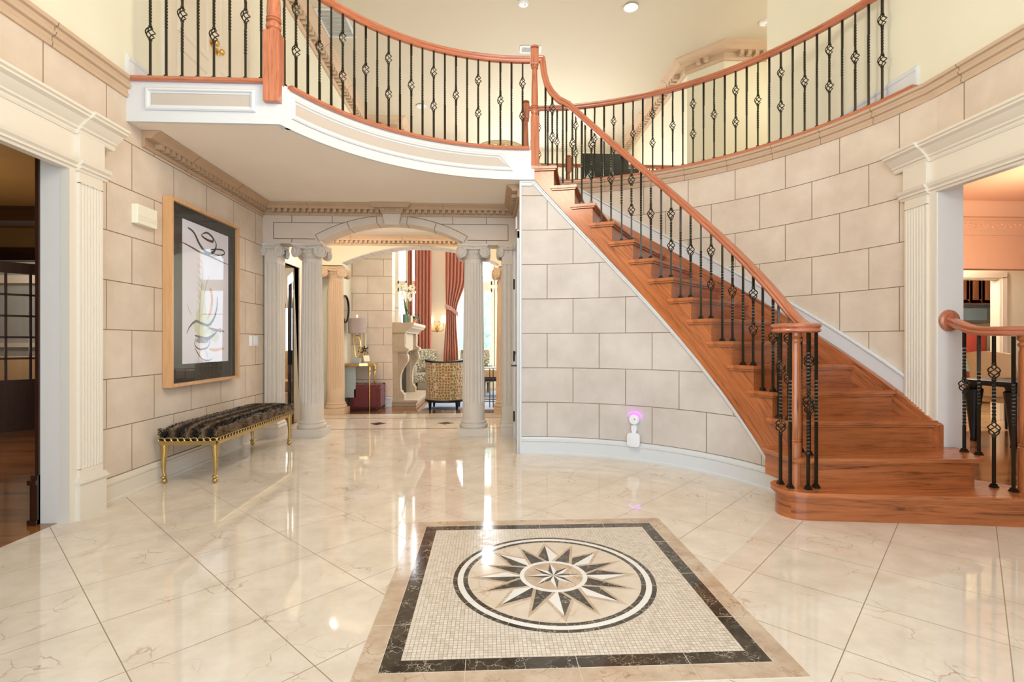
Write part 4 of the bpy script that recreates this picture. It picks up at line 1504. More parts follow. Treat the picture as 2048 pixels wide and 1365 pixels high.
# balcony railing
rail_b = thing('balcony_railing', 'oak and black iron railing around the balcony edge, left of the stair head', 'railing', (-1.6, 3.95, F2))
mb = MB()
mb.sweep(RAILP, [(XL + .005, 3.95, RAILTOP), (-1.66, 3.95, RAILTOP)], side=1)
mb.build('handrail', M['rail'], rail_b)
mb = MB()
mb.sweep(RAILP, [p + (RAILTOP,) for p in arc(2.095, 153.2, 86.4, 60, cx=BX, cy=BY)], side=1)
mb.build('handrail', M['rail'], rail_b)
newel(rail_b, -1.625, 3.945, 2.955, 3.49, 3.98, 4.20, .058)
for i in range(8):
    x = -2.535 + i * .1165
    baluster(rail_b, x, 3.95, F2, .885, ['double', 'twist', 'single', 'twist'][i % 4])
for i in range(22):
    a = 154.0 + (88.5 - 154.0) * i / 21
    p = pol(2.095, a, None, BX, BY)
    baluster(rail_b, p[0], p[1], F2, .885, KIND4[i % 4], a * D2R)

# stair railing with the tall newel at its head and the volute at its foot
rail_s = thing('stair_railing', 'curved oak handrail with black iron balusters climbing the open side of the stair', 'railing', (2.07, 3.33, ZT[1]))
zr_path = [(84.9, 4.076), (83.4, 4.076), (82.6, 4.074), (82.15, 4.06), (81.9, 4.02), (81.75, 3.96), (81.4, 3.885), (80.7, 3.80), (79.4, 3.72), (77.4, 3.645)]
zr = [(84.9, 4.075), (83.4, 4.07), (82.5, 4.03), (81.9, 3.96), (81.2, 3.88), (80.2, 3.80), (78.6, 3.69), (76.5, 3.615)]
path = [pol(1.93, a) + (z,) for a, z in zr_path]
for i in range(40):
    a = 74.5 + (10 - 74.5) * i / 39
    path.append(pol(1.93, a) + (3.285 + (a - 65.65) * .0341,))
path += [pol(1.925, 7.5) + (1.318,), pol(1.90, 5.2) + (1.288,), pol(1.87, 3.2) + (1.274,)]
mb = MB(); mb.sweep(RAILP, path, side=-1, frame=True)
mb.build('handrail', M['rail'], rail_s)
mb = MB()
mb.lathe([(.10, 1.208), (.138, 1.212), (.150, 1.222), (.148, 1.232), (.140, 1.240), (.152, 1.250), (.154, 1.262), (.140, 1.272), (.06, 1.274), (0, 1.274)], (2.07, 3.335, 0), 40)
mb.build('volute', M['rail'], rail_s, grain=0)
newel(rail_s, *pol(1.925, 85.3), ZT[15], 3.455, 3.98, 4.185, .041)
mb = MB()
mb.lathe([(.040, ZT[1] - .004), (.040, .47), (.034, .475), (.036, .48), (.040, .486), (.036, .494), (.040, .50), (.041, .60), (.037, 1.12), (.032, 1.14), (.042, 1.158), (.040, 1.168), (.032, 1.175), (.046, 1.19), (.046, 1.212)], (2.066, 3.336, 0), 20)
mb.build('newel_post', M['oak'], rail_s)
def rail_z(a):
    for (a1, z1), (a0, z0) in zip(zr, zr[1:]):
        if a0 <= a <= a1:
            return z0 + (z1 - z0) * (a - a0) / (a1 - a0)
    return 3.285 + (a - 65.65) * .0341
k = 0
for n in range(15, 2, -1):
    for d_ in (4.25, 1.35):
        a = A_IN[n] + d_
        if n == 15 and d_ > 4:
            a = A_IN[n] + 3.4
        p = pol(1.93, a)
        baluster(rail_s, p[0], p[1], ZT[n], rail_z(a) - .06 - ZT[n], KIND4[(k + (0 if n != 99 else 0)) % 4], a * D2R)
        k += 1
for (x, y, z, kd) in ((2.19, 3.47, ZT[2], 'twist'), (2.19, 3.375, ZT[2], 'double'), (1.98, 3.36, ZT[1], 'double'), (1.99, 3.266, ZT[1], 'twist'), (2.087, 3.227, ZT[1], 'single'), (2.163, 3.26, ZT[1], 'twist')):
    baluster(rail_s, x, y, z - .002, 1.215 - z, kd)

# landing railing on top of the round wall
rail_r = thing('landing_railing', 'oak and black iron railing on top of the round stone wall at right', 'railing', (.5, 6.3, F2))
mb = MB()
mb.sweep(RAILP, [p + (RAILTOP,) for p in arc(3.04, 86.9, 11.8, 60)], side=-1)
mb.build('handrail', M['rail'], rail_r)
newel(rail_r, *pol(3.04, 87.2), F2, 3.40, 3.92, 4.15, .046)
for i in range(33):
    a = 14.9 + 2.165 * i
    if a > 85.5:
        break
    p = pol(3.04, a)
    baluster(rail_r, p[0], p[1], F2 + .006, .89, ['double', 'twist', 'single', 'twist'][i % 4], a * D2R)

# far railing that overlooks the great room
rail_f = thing('overlook_railing', 'far low oak and iron railing behind the green velvet chair', 'railing', (.6, 8.3, F2))
mb = MB(); mb.sweep(RAILP, [(3.30, 8.30, 4.07), (-2.68, 8.30, 4.07)], side=1)
mb.build('handrail', M['rail'], rail_f, grain=0)
mb = MB(); mb.lathe([(.07, 0), (.075, .01), (.06, .03)], (3.335, 8.3, 4.04), 16, T=Matrix.Rotation(-math.pi / 2, 4, 'Y'))
mb.build('rosette', M['rail'], rail_f)
newel(rail_f, 1.315, 8.30, F2, 3.45, 3.92, 4.21, .052)
for i in range(48):
    x = 3.15 - .12 * i
    if abs(x - 1.315) > .07:
        baluster(rail_f, x, 8.30, F2, .88, ['double', 'twist', 'single', 'twist'][i % 4], 0)

# short railing at the right end of the bottom steps
rail_e = thing('starting_railing', 'short oak railing with rosette on the right opening jamb beside the bottom steps', 'railing', (3.345, 3.2, ZT[1]))
mb = MB()
pth = [(3.365, 3.56, 1.335), (3.345, 3.47, 1.305), (3.33, 3.40, 1.282), (3.328, 3.34, 1.262), (3.336, 3.27, 1.252), (3.348, 3.18, 1.25), (3.375, 3.115, 1.25), (3.43, 3.08, 1.25), (3.50, 3.08, 1.25)]
mb.sweep(RAILP, pth, side=1, frame=True)
mb.build('handrail', M['rail'], rail_e)
mb = MB(); mb.lathe([(.074, 0), (.080, .008), (.076, .018), (.060, .024), (.056, .030), (0, .030)], (3.368, 3.575, 1.305), 24, T=Matrix.Rotation(math.pi / 2, 4, 'X'))
mb.build('rosette', M['rail'], rail_e)
for (x, y, z, kd, ht) in ((3.33, 3.41, ZT[2], 'single', .84), (3.336, 3.31, ZT[2], 'twist', .815), (3.345, 3.215, ZT[1], 'double', 1.003), (3.372, 3.114, ZT[1], 'twist', 1.0)):
    baluster(rail_e, x, y, z - .002, ht, kd)
mb = MB()
mb.lathe([(.050, ZT[1] - .004), (.050, .47), (.042, .475), (.045, .48), (.050, .486), (.045, .494), (.050, .50), (.051, .60), (.046, 1.08), (.040, 1.11), (.052, 1.128), (.050, 1.138), (.040, 1.148), (.055, 1.165), (.055, 1.19)], (3.455, 3.10, 0), 20)
mb.build('newel_post', M['oak'], rail_e)

# ================================================================== COLUMNS
def spiral(mb, T, r0, turns=2.25, tube=.0075, mirror=1):
    pth, rad = [], []
    for i in range(44):
        t = i / 43
        a = t * turns * 2 * math.pi
        r = r0 * (1 - .84 * t)
        pth.append(tuple(T @ Vector((mirror * r * math.cos(a + math.pi / 2), r * math.sin(a + math.pi / 2), 0))))
        rad.append(tube * (1 - .45 * t))
    mb.tube(pth, rad, 5)
CAPM = {}
def capital_mesh(mat, h=.175):
    """ionic capital, top at z=0"""
    key = mat.name
    if key in CAPM:
        return CAPM[key]
    mb = MB()
    n = 8
    ab = []
    for q in range(4):                                   # abacus with hollow sides
        for i in range(n):
            t = -1 + 2 * i / n
            v = Vector((t * .185, -.185 + .035 * (1 - t * t)))
            a = q * math.pi / 2
            ab.append((v.x * math.cos(a) - v.y * math.sin(a), v.x * math.sin(a) + v.y * math.cos(a)))
    mb.prism(ab, -.022, 0)
    mb.prism([(x * .93, y * .93) for x, y in ab], -.036, -.022)
    mb.lathe([(.104, -.175), (.112, -.168), (.112, -.158), (.106, -.152), (.118, -.135), (.142, -.10), (.150, -.075), (.140, -.036)], seg=28)
    for i in range(20):                                  # egg row
        a = 2 * math.pi * i / 20
        mb.ball((.146 * math.cos(a), .146 * math.sin(a), -.096), .016, 6, 4, sq=(1, 1, 1.5))
    for q in range(4):
        a = q * math.pi / 2
        for m in (-1, 1):
            T = Matrix.Rotation(a, 4, 'Z') @ Matrix.Translation((m * .138, -.168, -.100)) @ Matrix.Rotation(m * 24 * D2R, 4, 'Z') @ Matrix.Rotation(math.pi / 2, 4, 'X')
            mb.lathe([(.063, -.030), (.066, .006), (.058, .011), (0, .011)], seg=22, T=T)
            spiral(mb, T @ Matrix.Translation((0, 0, .013)), .060, tube=.0095, mirror=m)
            mb.ball(tuple(T @ Vector((0, 0, .016))), .013, 8, 5)
            T2 = Matrix.Rotation(a, 4, 'Z')
            mb.tube([tuple(T2 @ Vector(p)) for p in ((m * .13, -.168, -.042), (m * .06, -.168, -.054), (0, -.168, -.058))], .014, 6)
        T2 = Matrix.Rotation(a, 4, 'Z')
        for j in range(5):
            an = (j - 2) * .5
            mb.ball(tuple(T2 @ Vector((.03 * math.sin(an), -.168, -.030 + .02 * math.cos(an) - .02))), .011, 6, 4)
    o = mb.build('capital', mat, smooth=45)
    CAPM[key] = o.data
    bpy.data.objects.remove(o)
    return CAPM[key]
def fluted(mb, r0, r1, z0, z1, nf=20, zf0=.2, zf1=.05):
    seg = nf * 6
    zs = [z0, z0 + .012, z0 + zf0 - .02, z0 + zf0, z0 + zf0 + .02]
    k = 8
    zs += [z0 + zf0 + .02 + (z1 - zf1 - .02 - z0 - zf0 - .02) * i / k for i in range(1, k + 1)] + [z1 - zf1, z1 - zf1 + .01, z1]
    v, f = [], []
    for z in zs:
        t = (z - z0) / (z1 - z0)
        r = r0 + (r1 - r0) * t ** 1.25
        d = 0
        if z0 + zf0 - 1e-6 <= z <= z1 - zf1 + 1e-6:
            d = .0175
            if abs(z - z0 - zf0) < 1e-6 or abs(z - z1 + zf1) < 1e-6:
                d = .004
        for i in range(seg):
            ph = (i % 6) / 6
            dd = d * math.sin(math.pi * min(1, max(0, (ph - .16) / .84))) ** .8 if ph > .16 else 0
            a = 2 * math.pi * i / seg
            v.append(((r - dd) * math.cos(a), (r - dd) * math.sin(a), z))
    m = len(zs)
    for j in range(m - 1):
        for i in range(seg):
            f.append((j * seg + i, j * seg + (i + 1) % seg, (j + 1) * seg + (i + 1) % seg, (j + 1) * seg + i))
    mb.add(v, f)
def column(x, y, mat, label, group=None, H=2.335, pl=.178):
    t = thing('column', label, 'column', (x, y, 0), 0, group, 'thing', world=False)
    mb = MB(); mb.box(-pl, pl, -pl, pl, 0, .095)
    mb.build('plinth', mat, t, smooth=0, bevel=.004)
    mb = MB(); mb.lathe([(.165, .094), (.172, .104), (.176, .122), (.170, .142), (.156, .150), (.150, .156), (.158, .166), (.154, .178), (.143, .184), (.139, .20)], seg=40)
    mb.build('base', mat, t)
    mb = MB(); fluted(mb, .138, .114, .20, H - .172)
    mb.build('shaft', mat, t, smooth=50)
    c = bpy.data.objects.new('capital', capital_mesh(mat)); COL.objects.link(c); c.parent = t
    c.location = (0, 0, H)
    return t
column(-2.165, 6.38, M['column_stone'], 'front fluted stone column at the left of the arch, beside the fur bench')
column(-.178, 6.34, M['column_stone'], 'front fluted stone column at the right of the arch beside the patterned barrel chair')
column(-2.435, 8.28, M['warm_column'], 'rear fluted column beside the console table with the grey lamp')
column(.27, 8.28, M['warm_column'], 'rear fluted column mostly hidden behind the right half pilaster')
def half_pilaster(x, y, w, d, label, sgn):
    t = thing('pilaster', label, 'pilaster', (x, y, 0), 0, None, 'thing', world=False)
    mb = MB(); mb.box(-w / 2 - .02, w / 2 + .02, -d / 2 - .03, d / 2 + .03, 0, .10)
    mb.sweep([(0, 0), (.022, .0), (.026, .02), (.012, .045), (.014, .06), (0, .075)], [(-w / 2, -d / 2, .10), (w / 2, -d / 2, .10), (w / 2, d / 2, .10), (-w / 2, d / 2, .10)], closed=True, side=-1)
    mb.build('base', M['column_stone'], t, smooth=25)
    mb = MB()
    o = []
    def flutes(a, b, n, m):
        L_ = math.dist(a, b)
        dx, dy = (b[0] - a[0]) / L_, (b[1] - a[1]) / L_
        nx, ny = -dy, dx
        w_ = L_ / n
        for i in range(n):
            c = w_ * (i + .5)
            for j in range(6):
                t_ = math.pi * j / 5
                s_ = c - .34 * w_ * math.cos(t_)
                q = .012 * math.sin(t_)
                o.append((a[0] + dx * s_ + nx * q, a[1] + dy * s_ + ny * q))
    c4 = [(-w / 2, -d / 2), (w / 2, -d / 2), (w / 2, d / 2), (-w / 2, d / 2)]
    o.append(c4[0]); flutes(c4[0], c4[1], 3, 0); o.append(c4[1]); flutes(c4[1], c4[2], 5, 0); o.append(c4[2]); o.append(c4[3])
    if sgn > 0:
        o[-1:] = []
        o.append(c4[3]); flutes(c4[3], c4[0], 5, 0)
    mb.prism(o, .36, 2.10)
    mb.box(-w / 2, w / 2, -d / 2, d / 2, .10, .36); mb.box(-w / 2, w / 2, -d / 2, d / 2, 2.10, 2.335)
    mb.build('shaft', M['column_stone'], t, smooth=25)
    c = bpy.data.objects.new('capital', capital_mesh(M['column_stone'])); COL.objects.link(c); c.parent = t
    c.location = (0, 0, 2.333); c.scale = ((w + .10) / .37, (d + .06) / .37, .92)
    return t
half_pilaster(-2.605, 6.36, .15, .24, 'fluted stone half pilaster against the left wall at the far end of the bench', -1)
half_pilaster(.245, 6.34, .15, .24, 'fluted stone half pilaster beside the white closet door', 1)
# ================================================================== OTHER ROOMS OF THE SETTING
mb = MB(); mb.box(-2.9, 5.4, -1.6, -1.5, 0, CEIL)
struct(mb, 'wall_front', M['yellow'], smooth=0)
# great room: window wall
W_X = [(-2.19, -1.97), (-1.86, -1.52), (-.86, .10), (.22, 1.62)]
W_Z = [(.56, 2.40), (2.60, 5.25)]
mb = MB()
xs = [-2.9] + [v for w in W_X for v in w] + [3.46]
for i in range(0, len(xs), 2):
    mb.box(xs[i], xs[i + 1], 12.5, 12.64, 0, CEIL)
for a, b in W_X:
    for z0, z1 in ((0, .56), (2.40, 2.60), (5.25, CEIL)):
        mb.box(a, b, 12.5, 12.64, z0, z1)
struct(mb, 'wall_great_room_back', M['yellow'], smooth=0)
wn_ = 0
for a, b in W_X:
    for z0, z1 in W_Z:
        wn_ += 1
        w = sd('window_%d' % wn_)
        mb = MB()
        for (x0, x1, q0, q1) in ((a - .05, a + .03, z0 - .05, z1 + .05), (b - .03, b + .05, z0 - .05, z1 + .05), (a, b, z0 - .05, z0 + .03), (a, b, z1 - .03, z1 + .05)):
            mb.box(x0, x1, 12.46, 12.60, q0, q1)
        nx = 2 if b - a > .7 else 1
        for i in range(1, nx):
            x = a + (b - a) * i / nx
            mb.box(x - .012, x + .012, 12.53, 12.58, z0, z1)
        nz = 2 if z1 < 3 else 3
        for i in range(1, nz):
            z = z0 + (z1 - z0) * (i / nz if nz == 3 else .68)
            mb.box(a, b, 12.53, 12.58, z - .012, z + .012)
        mb.build('window_frame', M['cream'], w, smooth=0)
        mb = MB(); mb.box(a, b, 12.55, 12.556, z0, z1)
        mb.build('glazing', M['glass'], w, smooth=0)
mb = MB(); mb.box(3.34, 3.46, 8.4, 12.5, 0, F2)
struct(mb, 'wall_great_room_right', M['yellow'], smooth=0)
mb = MB(); mb.box(-8, 9, 12.7, 24, -.2, -.05)
struct(mb, 'terrace_ground', M['snow'], smooth=0)
# study at left
mb = MB()
mb.box(-9.1, -9, -1.5, 12.2, 0, 2.9); mb.box(-9, XL - .17, -1.6, -1.5, 0, 2.9)
mb.box(-9, -8.0, 7.7, 7.8, 0, 2.9); mb.box(-5.75, -5.2, 7.7, 7.8, 0, 2.9); mb.box(-8.0, -5.75, 7.7, 7.8, 2.32, 2.9)
mb.box(-5.3, -5.2, 6.42, 12.2, 0, 2.9); mb.box(-5.2, XL - .06, 6.42, 6.50, 0, 2.9)
struct(mb, 'wall_study', M['brown_wall'], smooth=0)
mb = MB(); mb.box(-9, XL - .17, -1.5, 12.2, 2.8, 2.9)
struct(mb, 'ceiling_study', M['brown_wall'], smooth=0)
mb = MB()
mb.box(-9, -5.2, 6.45, 6.75, 2.62, 2.8); mb.box(-9, -5.2, 7.62, 7.7, 2.32, 2.50)
struct(mb, 'trim_study_beams', M['dark_wood'], grain=0, smooth=0)
mb = MB(); mb.box(-9, -5.3, 9.6, 9.7, 0, 2.8)
struct(mb, 'wall_study_far', M['grey_wall'], smooth=0)
mb = MB(); mb.box(-9, -5.3, 9.50, 9.6, 2.20, 2.34); mb.box(-9, -5.3, 9.56, 9.6, 1.05, 1.13)
struct(mb, 'trim_study_far', M['cream'], smooth=0)
mb = MB()
xq = XL - .125
mb.box(xq - .022, xq, 3.34, 3.44, .0, 2.40); mb.box(xq - .022, xq, -1.5, 3.44, 2.32, 2.42)
mb.box(xq - .045, xq, 3.33, 3.46, 0, .25); mb.box(xq - .055, xq, 3.32, 3.47, .0, .03); mb.box(xq - .055, xq, 3.32, 3.47, .25, .28); mb.box(xq - .04, xq, 3.33, 3.46, .28, .31)
struct(mb, 'trim_study_casing', M['dark_wood'], smooth=0)
d4 = sd('door_4')
T = Matrix.Translation((-6.53, 6.36, 0)) @ Matrix.Rotation(math.atan2(.72, .62), 4, 'Z')
french_leaf(d4, T, 1.15, 2.17, 5, 4, M['dark_wood'], .66)
# side study seen between the left columns
mb = MB()
mb.box(-5.2, -4.55, 11.6, 11.7, 0, 2.8); mb.box(-3.75, XL, 11.6, 11.7, 0, 2.8); mb.box(-4.55, -3.75, 11.6, 11.7, 0, .85); mb.box(-4.55, -3.75, 11.6, 11.7, 1.95, 2.8)
mb.box(XL - .17, XL - .05, 8.4, 11.7, 0, 2.8)
struct(mb, 'wall_side_study', M['yellow'], smooth=0)
w = sd('window_9')
mb = MB()
for (x0, x1, q0, q1) in ((-4.6, -4.5, .8, 2.0), (-3.8, -3.7, .8, 2.0), (-4.6, -3.7, .8, .9), (-4.6, -3.7, 1.9, 2.0)):
    mb.box(x0, x1, 11.56, 11.66, q0, q1)
mb.build('window_frame', M['cream'], w, smooth=0)
mb = MB(); mb.box(-4.5, -3.8, 11.62, 11.626, .9, 1.9)
mb.build('glazing', M['glass'], w, smooth=0)
# dining room and kitchen at right
mb = MB()
mb.box(13, 13.1, -1.5, 12, 0, 2.9); mb.box(XR + .15, 13, -1.6, -1.5, 0, 2.9)
mb.box(XR + .14, 4.4, 5.85, 6.0, 0, 2.9); mb.box(4.4, 8.6, 5.85, 6.0, 2.03, 2.9); mb.box(8.6, 13, 5.85, 6.0, 0, 2.9)
struct(mb, 'wall_dining', M['peach'], smooth=0)
mb = MB(); mb.box(XR + .15, 13, -1.5, 5.9, 2.8, 2.9)
struct(mb, 'ceiling_dining', M['peach'], smooth=0)
mb = MB()
mb.sweep([(0, -.37), (.012, -.37), (.02, -.33), (.03, -.315), (.03, -.20), (.045, -.19), (.05, -.17), (.10, -.165), (.11, -.14), (.14, -.10), (.17, -.02), (.17, 0), (0, 0)], [(XR + .15, 5.85, 2.8), (13, 5.85, 2.8)], side=-1)
for i in range(70):
    x = 4.6 + i * .058
    mb.ball((x, 5.822, 2.545 + .014 * math.sin(i * 1.7)), .021, 8, 5, sq=(1.2, .6, 1))
    mb.ball((x + .028, 5.822, 2.545 - .022 * math.sin(i * 1.7)), .012, 6, 4, sq=(1.5, .6, 1))
struct(mb, 'trim_dining_frieze', M['peach'], smooth=30)
mb = MB()
mb.box(3.6, 6.35, 7.1, 7.22, 0, 2.6); mb.box(7.46, 13, 7.1, 7.22, 0, 2.6); mb.box(6.35, 7.46, 7.1, 7.22, 2.06, 2.6)
struct(mb, 'wall_kitchen', M['yellow'], smooth=0)
mb = MB()
for x0, x1 in ((6.24, 6.35), (7.46, 7.57)):
    mb.box(x0, x1, 7.075, 7.1, 0, 2.06); mb.box(x0 + .02, x1 - .02, 7.06, 7.1, 0, 2.09)
mb.box(6.24, 7.57, 7.075, 7.1, 2.06, 2.17); mb.box(6.26, 7.55, 7.06, 7.1, 2.08, 2.15)
mb.box(6.34, 6.355, 7.08, 7.22, 0, 2.06); mb.box(7.455, 7.47, 7.08, 7.22, 0, 2.06)
struct(mb, 'trim_kitchen_doorway', M['cream'], smooth=0)
mb = MB(); mb.box(3.6, 13, 9.505, 9.6, 0, 2.6)
struct(mb, 'wall_kitchen_back', M['yellow'], smooth=0)
mb = MB(); mb.box(3.5, 3.6, 6.0, 9.6, 0, 2.9)
struct(mb, 'wall_kitchen_side', M['yellow'], smooth=0)
mb = MB(); mb.box(3.5, 13, 6.0, 9.6, 2.6, 2.7)
struct(mb, 'ceiling_kitchen', M['ceiling'], smooth=0)

# ================================================================== THINGS OF THE FOYER
# ---- framed abstract picture
pic = thing('framed_picture', 'tall framed abstract ink picture with black mat, hung above the fur bench', 'picture', (XL, 4.93, .765))
PY0, PY1, PZ0, PZ1, PXF = 4.352, 5.508, .768, 2.362, -2.622
mb = MB()
fw = .028
mb.box(XL + .004, PXF, PY0, PY0 + fw, PZ0, PZ1); mb.box(XL + .004, PXF, PY1 - fw, PY1, PZ0, PZ1)
mb.box(XL + .004, PXF, PY0 + fw, PY1 - fw, PZ0, PZ0 + fw); mb.box(XL + .004, PXF, PY0 + fw, PY1 - fw, PZ1 - fw, PZ1)
mb.build('frame', M['maple'], pic, smooth=0)
mb = MB(); mb.box(XL + .004, XL + .045, PY0 + fw, PY1 - fw, PZ0 + fw, PZ1 - fw)
mb.build('mat_board', M['mat_black'], pic, smooth=0)
QY0, QY1, QZ0, QZ1 = 4.555, 5.335, .955, 2.225
mb = MB(); mb.box(XL + .045, XL + .0465, QY0, QY1, QZ0, QZ1)
paper = mb.build('art_paper', M['paper'], pic, smooth=0)
def stroke(pts, w, mat, name='ink_stroke', x=.0472, n=40):
    """painted brush stroke: smooth ribbon through points given as fractions of the sheet (across, down)"""
    P = [Vector((QY0 + a * (QY1 - QY0), QZ1 - b * (QZ1 - QZ0))) for a, b in pts]
    sm = []
    for i in range(len(P) - 1):
        p0, p1, p2, p3 = P[max(i - 1, 0)], P[i], P[i + 1], P[min(i + 2, len(P) - 1)]
        for k_ in range(10):
            t = k_ / 10
            sm.append(.5 * ((2 * p1) + (p2 - p0) * t + (2 * p0 - 5 * p1 + 4 * p2 - p3) * t * t + (3 * p1 - p0 - 3 * p2 + p3) * t ** 3))
    sm.append(P[-1])
    m_ = len(sm)
    v = []
    for i, p in enumerate(sm):
        d = (sm[min(i + 1, m_ - 1)] - sm[max(i - 1, 0)]).normalized()
        nn = Vector((-d.y, d.x))
        t = i / (m_ - 1)
        ww = 1.35 * w * (.35 + .65 * math.sin(math.pi * min(1, t * 1.1)) ** .7) / 2
        v += [(XL + x, p.x - nn.x * ww, p.y - nn.y * ww), (XL + x, p.x + nn.x * ww, p.y + nn.y * ww)]
    mb = MB()
    mb.add(v, [(2 * i, 2 * i + 1, 2 * i + 3, 2 * i + 2) for i in range(m_ - 1)])
    return mb.build(name, mat, paper, smooth=0, local=True)
def blot(c, rx, rz, mat, name, x=.0468, n=22, rough=.25):
    mb = MB()
    v = []
    for i in range(n):
        a = 2 * math.pi * i / n
        q = 1 + random.uniform(-rough, rough)
        v.append((XL + x, QY0 + (c[0] + rx * q * math.cos(a)) * (QY1 - QY0), QZ1 - (c[1] + rz * q * math.sin(a)) * (QZ1 - QZ0)))
    mb.add(v, [tuple(range(n))])
    return mb.build(name, mat, paper, smooth=0, local=True)
blot((.40, .60), .09, .15, M['sage'], 'colour_wash', .0467)
blot((.42, .72), .20, .09, M['sage'], 'colour_wash', .04675)
blot((.66, .80), .11, .05, M['sage'], 'colour_wash', .0468)
blot((.40, .84), .16, .018, M['ink_grey'], 'colour_wash', .0469)
blot((.80, .76), .035, .02, M['ink_grey'], 'colour_wash', .0469)
stroke([(.10, .05), (.22, .07), (.34, .14), (.46, .18), (.58, .18), (.68, .14), (.70, .09), (.62, .05)], .022, M['ink'])
stroke([(.40, .055), (.50, .035), (.62, .055), (.62, .085), (.48, .085), (.38, .07), (.42, .05)], .018, M['ink'])
stroke([(.56, .155), (.70, .135), (.86, .125), (.90, .15), (.76, .175), (.62, .17)], .012, M['ink'])
stroke([(.0, .165), (.18, .18), (.34, .195), (.52, .20), (.70, .21), (.86, .22), (1.0, .225)], .014, M['ink'], 'ink_stroke')
stroke([(.38, .20), (.40, .34), (.36, .50), (.34, .64), (.36, .80)], .004, M['ink_grey'])
stroke([(.58, .33), (.48, .42), (.42, .54), (.38, .66)], .004, M['ink_grey'])
for i in range(9):
    z = .27 + i * .045
    stroke([(.39 - .012 * i * .4, z), (.31 - .01 * i * .4, z - .03)], .003, M['ink_grey'])
stroke([(.56, .44), (.60, .50), (.60, .56), (.56, .63), (.50, .68)], .028, M['ochre'], 'ochre_stroke')
for i in range(12):
    t = i / 11
    stroke([(.585 + .03 * math.sin(t * 3), .45 + .2 * t), (.63 + .03 * math.sin(t * 3) - .06 * t, .455 + .2 * t)], .006, M['ochre'], 'ochre_stroke')
stroke([(.73, .50), (.72, .58), (.66, .66), (.54, .72), (.40, .715), (.26, .70), (.14, .74), (.08, .79)], .020, M['ink'])
stroke([(.18, .66), (.12, .62), (.08, .57)], .004, M['ink_grey'])
stroke([(.24, .80), (.36, .815), (.52, .82), (.66, .79), (.72, .765)], .022, M['ink'])
stroke([(.26, .82), (.24, .87), (.34, .90), (.50, .89), (.56, .84), (.50, .82)], .010, M['ink'])
stroke([(.52, .74), (.66, .755), (.80, .76), (.90, .765)], .020, M['rust_paint'], 'rust_stroke')
stroke([(.54, .90), (.66, .91), (.78, .905), (.90, .90)], .022, M['ochre'], 'ochre_stroke')
stroke([(.24, .89), (.30, .93), (.40, .975), (.54, .985), (.62, .97)], .010, M['ink'])
stroke([(.36, .90), (.32, .95), (.30, 1.0)], .004, M['ink_grey'])
stroke([(.44, .88), (.50, .94), (.52, 1.0)], .004, M['ink_grey'])
mb = MB(); mb.box(PXF - .012, PXF - .010, PY0 + fw, PY1 - fw, PZ0 + fw, PZ1 - fw)
mb.build('glazing', M['glass'], pic, smooth=0)

# ---- fur topped bench
bench = thing('bench', 'long bench with dark brown fur seat and antique gold legs by the left wall', 'bench', (-2.42, 5.02, 0))
BX0, BX1, BY0, BY1 = -2.650, -2.190, 4.225, 5.83
mb = MB()
nx_, ny_ = 12, 34
ring = []
for iy in range(ny_ + 1):
    for ix in range(nx_ + 1):
        u, v_ = ix / nx_ * 2 - 1, iy / ny_ * 2 - 1
        h = .372 + .098 * max(0, (1 - abs(u) ** 7)) ** .45 * max(0, (1 - abs(v_) ** 16)) ** .45 + random.uniform(-.003, .003)
        ring.append((( BX0 + BX1) / 2 + u * (BX1 - BX0) / 2 * 1.0, (BY0 + BY1) / 2 + v_ * (BY1 - BY0) / 2, h))
f = [(iy * (nx_ + 1) + ix, iy * (nx_ + 1) + ix + 1, (iy + 1) * (nx_ + 1) + ix + 1, (iy + 1) * (nx_ + 1) + ix) for iy in range(ny_) for ix in range(nx_)]
mb.add(ring, f)
mb.box(BX0 + .005, BX1 - .005, BY0 + .005, BY1 - .005, .352, .375)
rnd = random.Random(5)
for i in range(5200):                                    # fur locks
    if rnd.random() < .62:
        u, v_ = rnd.uniform(-1, 1), rnd.uniform(-1, 1)
        p = Vector(((BX0 + BX1) / 2 + u * (BX1 - BX0) / 2 * .99, (BY0 + BY1) / 2 + v_ * (BY1 - BY0) / 2 * .995, .372 + .098 * max(0, (1 - abs(u) ** 7)) ** .45 * max(0, (1 - abs(v_) ** 16)) ** .45 - .004))
        d = Vector((.55 * u + rnd.uniform(-.25, .25), .30 + rnd.uniform(-.3, .3), .55)).normalized()
    else:
        side = rnd.random()
        z = rnd.uniform(.388, .455)
        if side < .72:
            p = Vector((BX1 - .003, rnd.uniform(BY0, BY1), z)); d = Vector((.8, rnd.uniform(-.2, .4), -.1)).normalized()
        else:
            p = Vector((rnd.uniform(BX0, BX1), BY0 + .003, z)); d = Vector((rnd.uniform(-.3, .3), -.8, -.1)).normalized()
    L_ = rnd.uniform(.016, .03)
    s1 = d.orthogonal().normalized() * .0035
    s2 = d.cross(s1).normalized() * .0035
    mid = p + d * L_ * .6
    tip = p + d * L_ + Vector((0, .004, -.007))
    mb.add([p + s1, p - s1 * .5 + s2, p - s1 * .5 - s2, mid + s1 * .7, mid - s1 * .35 + s2 * .7, mid - s1 * .35 - s2 * .7, tip], [(0, 1, 4, 3), (1, 2, 5, 4), (2, 0, 3, 5), (3, 4, 6), (4, 5, 6), (5, 3, 6)])
mb.build('fur_seat', M['fur'], bench, smooth=60)
mb = MB()
mb.box(BX0 + .006, BX1 - .006, BY0 + .004, BY0 + .026, .315, .352); mb.box(BX0 + .006, BX1 - .006, BY1 - .026, BY1 - .004, .315, .352)
mb.box(BX0 + .006, BX0 + .028, BY0, BY1, .315, .352); mb.box(BX1 - .028, BX1 - .006, BY0, BY1, .315, .352)
